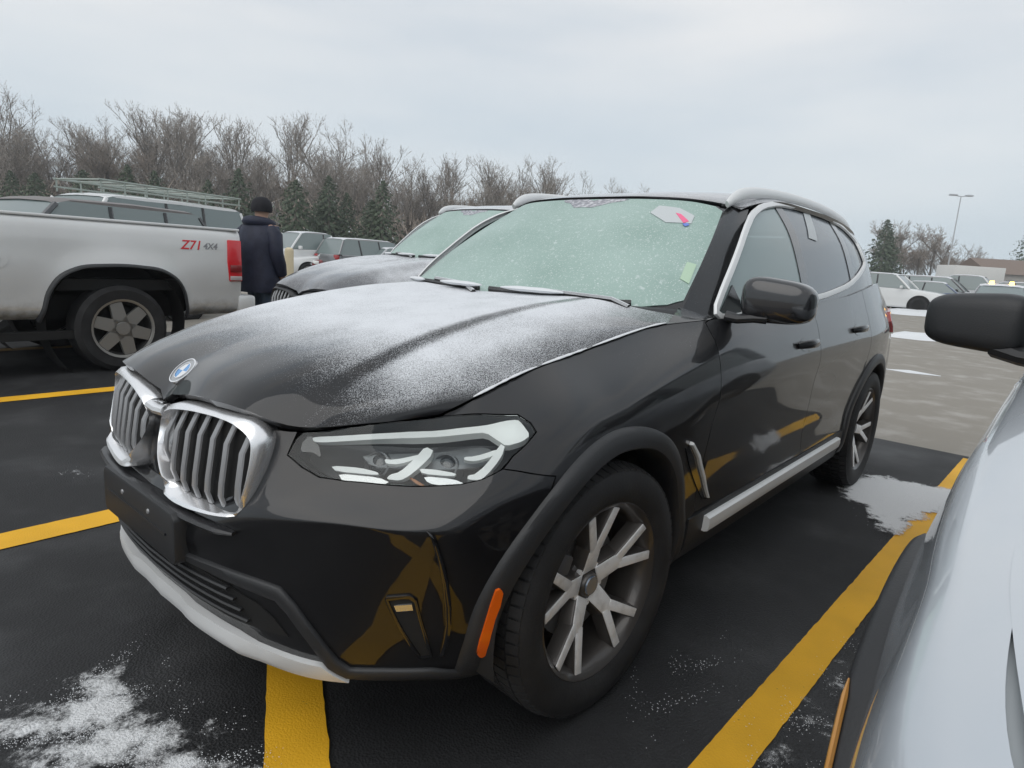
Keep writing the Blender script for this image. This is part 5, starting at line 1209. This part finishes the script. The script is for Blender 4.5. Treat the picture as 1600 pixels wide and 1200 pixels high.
    bm = bmesh.new(); bm.from_mesh(sh.data); bmesh.ops.delete(bm, geom=[f for f in bm.faces if any(math.hypot(f.calc_center_median().x - cx, f.calc_center_median().z - .37) < .50 for cx in (0, -2.75))], context='FACES'); bm.to_mesh(sh.data); bm.free()
    for cx in (0, -2.75):
        n = 50; V = []; A = np.linspace(-12, 192, n)
        for a in A:
            c, s = math.cos(R_(a)), math.sin(R_(a))
            for r, y in ((.492, .915), (.490, .938), (.482, .947), (.475, .949), (.46, .948), (.440, .938), (.436, .90), (.45, .80)):
                z = .37 + r * s; V.append((cx + r * c, y - (.05 * max(0, c - .55) if cx == 0 else 0), max(.28, z)))
        F = [(i * 8 + c, i * 8 + c + 1, i * 8 + 9 + c, i * 8 + 8 + c) for i in range(n - 1) for c in range(7)] + [tuple(range(8)), tuple((n - 1) * 8 + c for c in range(8))[::-1]]
        o = MB().add(V, F).build('wheel_arch_flare', M_PLAST, t, ang=40); bo(o)
        V = []
        for a in np.linspace(-12, 192, 30):
            for y in (.90, .70, .55): V.append((cx + .46 * math.cos(R_(a)), y, max(.2, .37 + .46 * math.sin(R_(a)))))
        o = mesh('arch_liner', V, [(i * 3 + c, i * 3 + c + 1, i * 3 + 4 + c, i * 3 + 3 + c) for i in range(29) for c in range(2)], M_DARK, t); bo(o)
        for s in (1, -1): simple_wheel(t, cx, s * .83, .37, .25, s, M_ALLOY)
    # amber marker along the front of the flare
    P = [(.482 * math.cos(R_(a)), .946 - .05 * max(0, math.cos(R_(a)) - .55), .37 + .482 * math.sin(R_(a))) for a in np.linspace(56, 36, 8)]
    o = MB().tube(P, [.002] + [.0075] * 6 + [.002], 8, squash=(.6, 1.3)).build('side_marker', mat('amber marker', (.55, .26, .06), .35, 0, .4), t); bo(o)
    o = panel(S, sd_([(-.87, .42), (-2.2, .42)]).tolist() + [(us(-2.2), .0), (us(-.87), .0)], 'sill', M_PLAST, t, gap=0, lift=.012, depth=.02, step=.08); bo(o)
    # cabin
    V = []
    for x, z, hw in ((-.82, 1.06, .84), (-1.55, 1.62, .66), (-1.9, 1.70, .65), (-2.9, 1.69, .64), (-3.35, 1.62, .62), (-3.62, 1.09, .74)): V += [(x, hw, z), (x, hw * .8, z + .02), (x, 0, z + .03), (x, -hw * .8, z + .02), (x, -hw, z)]
    MB().add(V, [(i * 5 + j, i * 5 + j + 1, i * 5 + 6 + j, i * 5 + 5 + j) for i in range(5) for j in range(4)] + [tuple(5 * i for i in range(6))[::-1], tuple(5 * i + 4 for i in range(6))]).build('glasshouse', M_FARGL, t, ang=25)
    V = []
    for x, z in ((-1.50, 1.60), (-1.9, 1.712), (-2.9, 1.702), (-3.38, 1.625)): V += [(x, .675, z - .04), (x, .66, z + .005), (x, .5, z + .03), (x, -.5, z + .03), (x, -.66, z + .005), (x, -.675, z - .04)]
    MB().add(V, [(i * 6 + j, i * 6 + j + 1, i * 6 + 7 + j, i * 6 + 6 + j) for i in range(3) for j in range(5)]).build('roof', m, t)
    for s in (1, -1):
        MB().tube([(-.84, s * .835, 1.05), (-1.2, s * .755, 1.35), (-1.55, s * .67, 1.61)], .045, 8).build('pillar', m, t); MB().tube([(-2.0, s * .85, 1.05), (-2.05, s * .665, 1.66)], .04, 6).build('pillar', M_BLACKG, t); MB().tube([(-3.60, s * .74, 1.09), (-3.36, s * .63, 1.62)], .06, 6).build('pillar', m, t)
        MB().box((.73, s * .60, .80), (.16, .40, .13), rz=-s * .55).build('headlamp', M_DRL, t, bevel=.02)
    # mirror: black housing, on the side
    c = np.array([-1.245, 1.025, 1.15]); V = []; F = []; nu_, nv_ = 28, 18; sg = lambda v, e: math.copysign(abs(v)**e, v)
    for i in range(nv_ + 1):
        ph = -math.pi / 2 + math.pi * i / nv_
        for k in range(nu_):
            th = 2 * math.pi * k / nu_; a = sg(math.cos(ph), .5) * sg(math.cos(th), .5); b = sg(math.cos(ph), .5) * sg(math.sin(th), .6); cc = sg(math.sin(ph), .5)
            x = b * .085 * (1 if b > 0 else .5) - .02 * (a + 1); V.append(c + np.array([x, a * .13, cc * .092 * (1 - .10 * (a + 1))]))
    for i in range(nv_):
        for k in range(nu_): F.append((i * nu_ + k, i * nu_ + (k + 1) % nu_, (i + 1) * nu_ + (k + 1) % nu_, (i + 1) * nu_ + k))
    o = MB().add(V, F).build('mirror', M_PLAST, t, ang=60)
    f = MB().tube([(-1.20, .83, 1.06), (-1.21, .90, 1.065), (-1.235, .96, 1.08)], [.05, .045, .05], 10, squash=(1, .6)).build('mirror_foot', M_PLAST, o)
    cpy = mirror_y(o, t); mirror_y(f).parent = cpy
    return t
white_suv()
# ---- far rows of parked cars
def far_row(spec):
    protos = {}
    for px, d, kind, colr, yaw in spec:
        where = 'beyond the pickup tailgate' if 400 < px < 800 else ('behind the cars next to the pickup' if px < 400 else 'beyond the lane behind the white SUV mirror')
        key = (kind, colr); lab = 'snow dusted %s %s parked %s' % (colr, {'suv': 'SUV', 'sedan': 'saloon', 'hatch': 'hatchback', 'van': 'van', 'pickup': 'pickup'}[kind], where)
        if key not in protos:
            protos[key] = make_car({'suv': 'suv', 'sedan': 'sedan', 'hatch': 'hatchback', 'van': 'van', 'pickup': 'pickup_truck'}[kind], 'snow dusted %s %s parked in the far rows' % (colr, {'suv': 'SUV', 'sedan': 'saloon', 'hatch': 'hatchback', 'van': 'van', 'pickup': 'pickup'}[kind]), kind, PC[colr], SNOWROOF, 'cars parked in the far rows'); o = protos[key]
        else: o = copy_tree(protos[key])
        o['label'] = lab; put(o, px, d, yaw)
spec = []
cols = ['white', 'silver', 'grey', 'white', 'black', 'silver', 'white', 'blue', 'grey', 'red']; kinds = ['suv', 'sedan', 'suv', 'hatch', 'sedan', 'pickup']
for row, (d0, p0, p1, st) in enumerate([(27, 440, 640, 36), (40, 430, 660, 26), (56, 440, 700, 20)]):
    for i, px in enumerate(np.arange(p0, p1, st)): spec.append((px, d0 + rng.uniform(-.4, .4), kinds[(i * 5 + row) % 6], cols[(i * 3 + row * 2) % 10], R_(rng.choice([0, 180])) + rng.normal(0, .03)))
for row, (d0, p0, p1, st) in enumerate([(30, 1365, 1720, 40), (37, 1350, 1500, 32), (46, 1350, 1760, 28), (62, 1350, 1760, 22)]):
    for i, px in enumerate(np.arange(p0, p1, st)):
        spec.append((px, d0 + rng.uniform(-.5, .5) + (px - 1350) * .012, kinds[(i * 5 + row + 2) % 6], cols[(i * 7 + row * 3) % 10], R_(90 + rng.choice([0, 180])) + rng.normal(0, .03)))
for row, (d0, p0, p1, st) in enumerate([(26, -60, 360, 70), (38, -80, 400, 50)]):
    for i, px in enumerate(np.arange(p0, p1, st)): spec.append((px, d0 + rng.uniform(-.5, .5), kinds[(i * 5 + row + 1) % 6], cols[(i * 3 + row + 4) % 10], R_(rng.choice([0, 180])) + rng.normal(0, .03)))
far_row(spec)
# the one with its lamps on
M_LIT = mat('lit amber lamp', (.9, .5, .1), .4, emis=((1., .48, .06), 9.))
lc = put(make_car('beacon_sedan', 'dark grey saloon with two lit amber roof beacons beyond the white SUV mirror', 'sedan', PC['grey'], SNOWROOF), 1534, 25, 0)
lc.rotation_euler = (0, 0, math.atan2(*(CAM[:2] - place(1534, 25))[::-1]))
for y in (-.32, .30): MB().lathe([(.001, 1.60), (.06, 1.595), (.075, 1.57), (.075, 1.50), (.09, 1.495), (.09, 1.47)], 14, 'z', (-.35, y, 0)).build('beacon', M_LIT, lc)

# ================================================================== person
def person(px, d):
    g = place(px, d); t = thing('person', 'person in navy hooded coat and dark beanie standing behind the pickup tailgate', 'person', (g[0], g[1], 0), R_(200))
    bm_ = bpy.data.meshes.new('body'); J = dict(pel=(0, 0, .93), sp1=(.0, 0, 1.08), sp2=(.01, 0, 1.26), ch=(.015, 0, 1.40), nk=(.03, 0, 1.50), hd0=(.05, 0, 1.58), hd1=(.055, 0, 1.66), hd2=(.05, 0, 1.73),
        hl=(0, .09, .90), kl=(.04, .10, .50), al=(-.02, .10, .09), tl=(.14, .115, .04), hr=(0, -.09, .90), kr=(.0, -.10, .50), ar=(-.06, -.10, .09), tr=(.10, -.115, .04),
        sl=(.0, .18, 1.42), el=(-.03, .25, 1.16), wl=(.08, .24, .94), pl=(.12, .235, .87), sr=(.0, -.18, 1.42), er=(-.03, -.25, 1.16), wr=(.08, -.24, .94), pr=(.12, -.235, .87))
    E_ = [('pel', 'sp1'), ('sp1', 'sp2'), ('sp2', 'ch'), ('ch', 'nk'), ('nk', 'hd0'), ('hd0', 'hd1'), ('hd1', 'hd2'), ('pel', 'hl'), ('hl', 'kl'), ('kl', 'al'), ('al', 'tl'), ('pel', 'hr'), ('hr', 'kr'), ('kr', 'ar'), ('ar', 'tr'), ('ch', 'sl'), ('sl', 'el'), ('el', 'wl'), ('wl', 'pl'), ('ch', 'sr'), ('sr', 'er'), ('er', 'wr'), ('wr', 'pr')]
    rad = dict(pel=.13, sp1=.12, sp2=.13, ch=.13, nk=.055, hd0=.075, hd1=.09, hd2=.07, h=.095, k=.065, a=.05, t=.042, s=.07, e=.05, w=.035, p=.04)
    K = list(J); bm_.from_pydata([J[k] for k in K], [(K.index(a), K.index(b)) for a, b in E_], [])
    o = bpy.data.objects.new('body', bm_); COL.objects.link(o); o.modifiers.new('s', 'SKIN'); sv = bm_.skin_vertices[0].data
    for i, k in enumerate(K):
        r = rad.get(k, rad.get(k[0])); sv[i].radius = (r, r); sv[i].use_root = (k == 'pel')
    sb = o.modifiers.new('b', 'SUBSURF'); sb.levels = 2; sb.render_levels = 2
    dg = bpy.context.evaluated_depsgraph_get(); me = bpy.data.meshes.new_from_object(o.evaluated_get(dg)); bpy.data.objects.remove(o)
    me.materials.clear(); jeans = mat('blue jeans', (.035, .055, .085), .8); skin = mat('skin', (.42, .26, .19), .55); boot = mat('dark boots', (.02, .018, .016), .6)
    for m in (jeans, skin, boot): me.materials.append(m)
    for p in me.polygons: p.material_index = 2 if p.center.z < .10 else (1 if p.center.z > 1.46 or (abs(p.center.y) > .17 and p.center.z < 1.0) else 0); p.use_smooth = True
    o = bpy.data.objects.new('body', me); COL.objects.link(o); o.parent = t
    coat = mat('navy quilted coat', (.010, .013, .030), .6, 0, 0, .4, noise=(12, (.016, .02, .042), .4, .6), bump=(28, .4))
    mb = MB(); V = []; n = 20; rows = [(.72, .20, .24, 0), (.78, .205, .25, 0), (.92, .19, .24, 0), (1.05, .18, .225, .0), (1.18, .185, .235, .0), (1.30, .185, .25, .01), (1.40, .165, .245, .01), (1.46, .13, .19, .01), (1.52, .10, .11, .015), (1.55, .095, .10, .02)]
    for i, (z, rx, ry, ox) in enumerate(rows):
        q = .012 * (i % 2)
        for k in range(n): a = 2 * math.pi * k / n; V.append((ox + (rx + q) * math.cos(a), (ry + q) * math.sin(a), z))
    mb.add(V, [(i * n + k, i * n + (k + 1) % n, (i + 1) * n + (k + 1) % n, (i + 1) * n + k) for i in range(len(rows) - 1) for k in range(n)])
    for s in (1, -1): mb.tube([(.0, s * .17, 1.41), (-.01, s * .235, 1.36), (-.03, s * .275, 1.16), (.03, s * .27, 1.03), (.08, s * .25, .93)], [.08, .085, .075, .07, .058], 12)
    mb.build('coat', coat, t, ang=80)
    mb = MB(); V = []     # hood lying on the shoulders
    for i, a in enumerate(np.linspace(-2.3, 2.3, 14)):
        for k in range(8): b = 2 * math.pi * k / 8; r = .125 + .05 * math.cos(b); V.append((.01 - r * math.cos(a) , r * math.sin(a) * 1.1, 1.49 + .055 * math.sin(b) + .02 * math.cos(a)))
    mb.add(V, [(i * 8 + k, i * 8 + (k + 1) % 8, (i + 1) * 8 + (k + 1) % 8, (i + 1) * 8 + k) for i in range(13) for k in range(8)]).build('hood', coat, t, ang=80)
    MB().lathe([(.112, 1.615), (.118, 1.64), (.115, 1.69), (.098, 1.74), (.06, 1.775), (.001, 1.785)], 20, 'z', (.05, 0, 0)).build('beanie', mat('dark beanie', (.008, .008, .012), .85), t, ang=80)
    # face and hands
    mb = MB(); mb.lathe([(.001, .026), (.012, .012), (.016, 0)], 10, 'x', (.135, 0, 1.635)); mb.build('nose', skin, t)
    for s in (1, -1):
        MB().lathe([(.001, .008), (.008, .004), (.009, 0)], 8, 'x', (.128, s * .035, 1.665)).build('eye', M_DARK, t); MB().lathe([(.001, .014), (.02, .01), (.026, 0)], 10, 'y', (.05, s * .088, 1.635)).build('ear', skin, t)
        for k in range(4): y = s * (.215 + .016 * k); MB().tube([(.12, y, .90), (.135, y, .855), (.128, y, .81 + .006 * abs(k - 1.5)), (.11, y, .79 + .006 * abs(k - 1.5))], [.010, .010, .009, .007], 7).build('finger', skin, t)
        MB().tube([(.10, s * .205, .92), (.125, s * .19, .88), (.14, s * .195, .845)], [.012, .011, .008], 7).build('thumb', skin, t)
    MB().box((.138, 0, 1.60), (.008, .045, .008)).build('mouth', mat('lips', (.32, .14, .12), .5), t, bevel=.002)
    return t
person(408, 7.55)
# ================================================================== trees
def hsh(a, b): return rng.uniform(a, b)
M_BARK = mat('grey bark', (.20, .18, .16), .9, noise=(7, (.13, .115, .10), .4, .7)); M_TWIG = mat('brown twigs', (.33, .30, .27), .9, noise=(.9, (.25, .22, .19), .35, .65))
M_TWIG2 = mat('russet twigs', (.32, .275, .235), .9, noise=(.9, (.24, .20, .165), .35, .65)); M_PINE = mat('dark needles', (.07, .095, .062), .85, noise=(1.2, (.105, .135, .088), .35, .65))
def ribbon(mb, p, q, w):
    d = q - p; a = np.cross(d, rng.normal(size=3)); a /= np.linalg.norm(a) + 1e-9; k = len(mb.V); mb.V += [tuple(p + a * w), tuple(p - a * w), tuple(q)]; mb.F.append((k, k + 1, k + 2))
def bare_tree(name, label, H, spread, twig, dens=1.):
    t = thing(name, label, 'tree', group='bare trees of the far wood')
    tr = MB(); tw = MB()
    def grow(p, d, L, r, lev):
        n = 4; P = [p]; dd = d.copy()
        for i in range(n):
            dd = dd + rng.normal(0, .10, 3) + np.array([0, 0, .06 if lev else 0]); dd /= np.linalg.norm(dd); P.append(P[-1] + dd * L / n)
        R = np.linspace(r, r * .55, n + 1)
        if lev <= 2: tr.tube(P, list(R), 6 if lev == 0 else 4, cap=False)
        else:
            for a, b in zip(P[:-1], P[1:]): ribbon(tw, a, b, r)
        if lev >= 4:
            return
        nb_ = [7, 6, 5, int(6 * dens)][lev]
        for k in range(nb_):
            f = hsh(.35 if lev == 0 else .2, 1.); i = min(n - 1, int(f * n)); q = P[i] + (P[i + 1] - P[i]) * (f * n - i)
            az = hsh(0, 2 * math.pi); el = hsh(.45, .95) if lev < 2 else hsh(.3, 1.2)
            u = np.array([math.cos(az), math.sin(az), 0]); nd = dd * math.cos(el) + u * math.sin(el) * spread; nd[2] += .15; nd /= np.linalg.norm(nd)
            grow(q, nd, L * [.55, .55, .55, .6][lev] * hsh(.75, 1.15), r * .42 if lev < 2 else .03, lev + 1)
    grow(np.zeros(3), np.array([0, 0, 1.]), H * .72, H * .017, 0)
    tr.build('trunk', M_BARK, t, fix=False); tw.build('crown', twig, t, smooth=False, fix=False); return t
def conifer(name, label, H, W_):
    t = thing(name, label, 'tree', group='evergreens of the far wood')
    MB().tube([(0, 0, 0), (0, 0, H * .95)], [H * .02, .02], 6).build('trunk', M_BARK, t)
    mb = MB()
    for k in range(int(210)):
        f = k / 210; z = H * (.06 + .92 * f); r = W_ * (1 - f)**.62 * (.55 + .45 * min(1, f * 5)) * hsh(.55, 1.2); a = k * 2.4; u = np.array([math.cos(a), math.sin(a), 0])
        for j in range(9):
            s = hsh(.25, 1.); p = u * r * s + np.array([0, 0, z - r * s * .25]); w = .10 + .16 * (1 - f)
            e = rng.normal(0, 1, 3); e /= np.linalg.norm(e); b = np.cross(e, u); i = len(mb.V)
            mb.V += [tuple(p + e * w * 1.3), tuple(p + b * w * .6), tuple(p - e * w * .8), tuple(p - b * w * .6)]; mb.F.append((i, i + 1, i + 2, i + 3))
    mb.build('crown', M_PINE, t, smooth=False, fix=False); return t
LB = 'bare grey brown deciduous tree in the far wood'; LR = 'bare russet twigged tree in the far wood'; LC = 'dark evergreen tree at the edge of the far wood'
bt = [bare_tree('bare_tree', LB, 12.5, .9, M_TWIG), bare_tree('bare_tree', LB, 11.5, 1.1, M_TWIG), bare_tree('bare_tree', LB, 12.0, .75, M_TWIG, .8), bare_tree('russet_tree', LR, 9.5, 1.15, M_TWIG2, 1.3), bare_tree('russet_tree', LR, 8.5, 1.2, M_TWIG2, 1.3)]
ct = [conifer('evergreen_tree', LC, 7.2, 2.9), conifer('evergreen_tree', LC, 5.8, 3.2)]
used = set()
def plant(k, lst, px, d, s, yaw=None):
    o = lst[k]
    if id(o) in used: o = copy_tree(o)
    else: used.add(id(o))
    g = place(px, d); o.location = (g[0], g[1], 0); o.rotation_euler = (0, 0, hsh(0, 6.28)); o.scale = (s, s, s)
    w = 'behind the silver pickup' if px < 395 else ('between the person and the grey SUV' if px < 600 else ('above the grey SUV roof' if px < 800 else ('above the black SUV roof' if px < 1100 else 'beyond the far cars at the lane end')))
    if lst is bt: o['label'] = ('bare russet twigged tree %s' if k > 2 else 'bare grey brown deciduous tree %s') % w
    else: o['label'] = 'dark evergreen tree %s' % w
# skyline of the wood in the photograph: (column, top row) -> height from the distance
sky_px = [(-120, 190), (0, 178), (60, 168), (130, 180), (180, 192), (260, 178), (330, 195), (400, 212), (470, 200), (540, 205), (600, 225), (660, 262), (720, 262), (780, 256), (840, 262), (900, 272), (960, 285), (1010, 298)]
def hor(x): return 358.7 + x * .06105
def top_h(px, d): y = np.interp(px, [p[0] for p in sky_px], [p[1] for p in sky_px]); return 1.243 + (hor(px) - y) * d / FPX
Hs_ = [max(v.co.z for c in o.children for v in c.data.vertices) for o in bt]
for row, (d, st) in enumerate([(66, 20), (74, 20), (84, 22)]):
    for px in np.arange(-200, 1040, st):
        p = px + hsh(-9, 9); k = int(rng.integers(0, 5)); f = hsh(.75, 1.06) if k < 3 else hsh(.5, .78); plant(k, bt, p, d + hsh(-3, 3), top_h(p, d) * f / Hs_[k])
for px in [8, 40, 80, 150, 185, 215, 255, 340, 372, 395, 470, 500, 520, 545, 570, 590]:
    plant(int(rng.integers(0, 2)), ct, px + hsh(-8, 8), 53 + hsh(-2, 2), hsh(.80, 1.12))
# undergrowth mass at the foot of the wood
mb = MB()
for _ in range(46000):
    px = hsh(-220, 1040); d = hsh(57, 70); g = place(px, d); h = min(abs(rng.normal(0, 3.2)), .5 * top_h(px, d) - .6) ; p = np.array([g[0], g[1], h * hsh(0, 1)]); ribbon(mb, p, p + np.array([rng.normal(0, .5), rng.normal(0, .5), hsh(.4, 1.3)]), .05)
o = mb.build('undergrowth', M_TWIG2, None, smooth=False, fix=False); o['kind'] = 'stuff'; tag(o, 'brown leafless undergrowth along the foot of the far wood', 'undergrowth')
# trees beyond the lot on the right
for px, d, k, s in [(1345, 95, 0, .95), (1365, 96, 3, .95), (1395, 96, 1, .72), (1420, 98, 4, .95), (1445, 100, 2, .62), (1470, 98, 3, .7), (1495, 100, 0, .5), (1620, 90, 1, .7), (1680, 92, 2, .8), (1385, 100, 3, .8), (1410, 104, 2, .7), (1435, 96, 4, .8), (1460, 104, 3, .75), (1480, 95, 4, .6), (1350, 102, 4, 1.), (1376, 92, 4, .9), (1400, 94, 3, .85), (1425, 100, 0, .7), (1450, 93, 3, .72), (1486, 100, 3, .62), (1505, 95, 4, .55), (1520, 98, 3, .55), (1600, 98, 3, .7), (1640, 96, 4, .8)]  : plant(k, bt, px, d, s * 11. / Hs_[k])
for px, d, s, w in [(1345, 80, 1.25, 1.), (1352, 82, 1.1, 1.)]: plant(0, ct, px, d, s)
big = conifer('pine_tree', 'broad dark green pine rising beyond the far houses', 9.0, 4.6); big['group'] = 'pines beyond the houses'; g = place(1562, 95); big.location = (g[0], g[1], 0); big.scale = (1.0, 1.0, 1.18)
# ---- lamp post, trailer, house, post
def far_thing(px, d, yaw, name, label, cat): g = place(px, d); return thing(name, label, cat, (g[0], g[1], 0), yaw)
cy = math.atan2(CR[0][1], CR[0][0])
M_POLE = mat('grey lamp post', (.48, .50, .52), .5, .2)
t = far_thing(1447, 72, cy, 'lamp_post', 'tall twin headed grey lamp post over the far parked cars', 'lamp post')
MB().tube([(0, 0, .6), (0, 0, 10.9)], [.085, .05], 10).build('pole', M_POLE, t); MB().tube([(0, 0, 0), (0, 0, .7)], .28, 12).build('base', mat('concrete', (.4, .39, .37), .9), t)
for s in (1, -1): MB().tube([(0, 0, 10.85), (s * .7, 0, 10.95)], .05, 6).build('arm', M_POLE, t); MB().box((s * .85, 0, 10.98), (.75, .40, .16)).build('lamp_head', M_POLE, t, bevel=.04)
t = far_thing(1482, 62, cy + .08, 'box_trailer', 'plain white box trailer standing behind the far parked cars', 'trailer')
MB().box((0, 0, 2.15), (5.0, 2.4, 2.3)).build('box', mat('trailer white', (.62, .62, .60), .5), t, bevel=.05); MB().box((0, 0, .85), (5.0, 1.0, .2)).build('chassis', M_DARK, t)
for x in (-1.6, -.7): 
    for y in (-1.05, 1.05): MB().lathe([(.001, -.12), (.3, -.12), (.45, -.1), (.45, .1), (.3, .12), (.001, .12)], 20, 'y', (x, y, .45)).build('wheel', M_TYRE, t)
t = far_thing(1575, 70, cy - .1, 'house', 'low house with brown roof and pale gable beyond the far cars', 'house')
MB().box((0, 0, 1.5), (12, 7, 3.0)).build('wall', mat('pale siding', (.42, .40, .37), .8), t)
MB().add([(-6.4, -3.9, 2.9), (6.4, -3.9, 2.9), (6.4, 3.9, 2.9), (-6.4, 3.9, 2.9), (-6.4, 0, 4.5), (6.4, 0, 4.5)], [(0, 1, 5, 4), (2, 3, 4, 5), (0, 4, 3), (1, 2, 5), (0, 3, 2, 1)]).build('roof', mat('brown shingles', (.20, .155, .13), .9), t, smooth=False)
gb = MB().add([(-1.0, -5.2, 2.7), (3.0, -5.2, 2.7), (1.0, -5.2, 4.0), (-1.0, -1, 2.7), (3.0, -1, 2.7), (1.0, -1, 4.0)], [(0, 1, 2), (0, 2, 5, 3), (1, 4, 5, 2)]).build('gable', mat('snowy gable roof', (.55, .56, .57), .8), t, smooth=False)
for x in (-4, -1.5, 4.5): w = MB().box((x, -3.52, 1.7), (1.1, .08, 1.2)).build('window', M_FARGL, t); MB().box((x, -3.58, 1.08), (1.3, .12, .08)).build('sill', M_WHITE, w)
M_CREAM = mat('cream painted steel', (.62, .53, .36), .6)
t = far_thing(453, 16.5, cy, 'barrier_post', 'cream barrier post standing behind the person', 'post'); MB().tube([(0, 0, 0), (0, 0, 1.15)], .11, 14).build('post', M_CREAM, t); MB().lathe([(.11, 1.15), (.10, 1.2), (.05, 1.235), (.001, 1.24)], 14, 'z').build('cap', M_CREAM, t)
t = far_thing(436, 18.5, cy, 'barrier_post', 'cream barrier post half hidden by the navy coat', 'post'); MB().tube([(0, 0, 0), (0, 0, 1.05)], .11, 14).build('post', M_CREAM, t); MB().lathe([(.11, 1.05), (.10, 1.1), (.05, 1.135), (.001, 1.14)], 14, 'z').build('cap', M_CREAM, t)

# ---- damp winter air
mh = bpy.data.materials.new('damp air'); mh.use_nodes = True; nt = mh.node_tree; nt.nodes.remove(nt.nodes['Principled BSDF'])
pv = nt.nodes.new('ShaderNodeVolumePrincipled'); pv.inputs['Color'].default_value = (.86, .90, .95, 1); pv.inputs['Density'].default_value = HAZE; pv.inputs['Anisotropy'].default_value = .2
nt.links.new(pv.outputs[0], nt.nodes['Material Output'].inputs['Volume'])
hz = MB().box((0, 0, 9.5), (520, 520, 21)).build('haze', mh, None, smooth=False); hz['kind'] = 'stuff'; tag(hz, 'thin pale winter haze over the whole lot', 'haze')
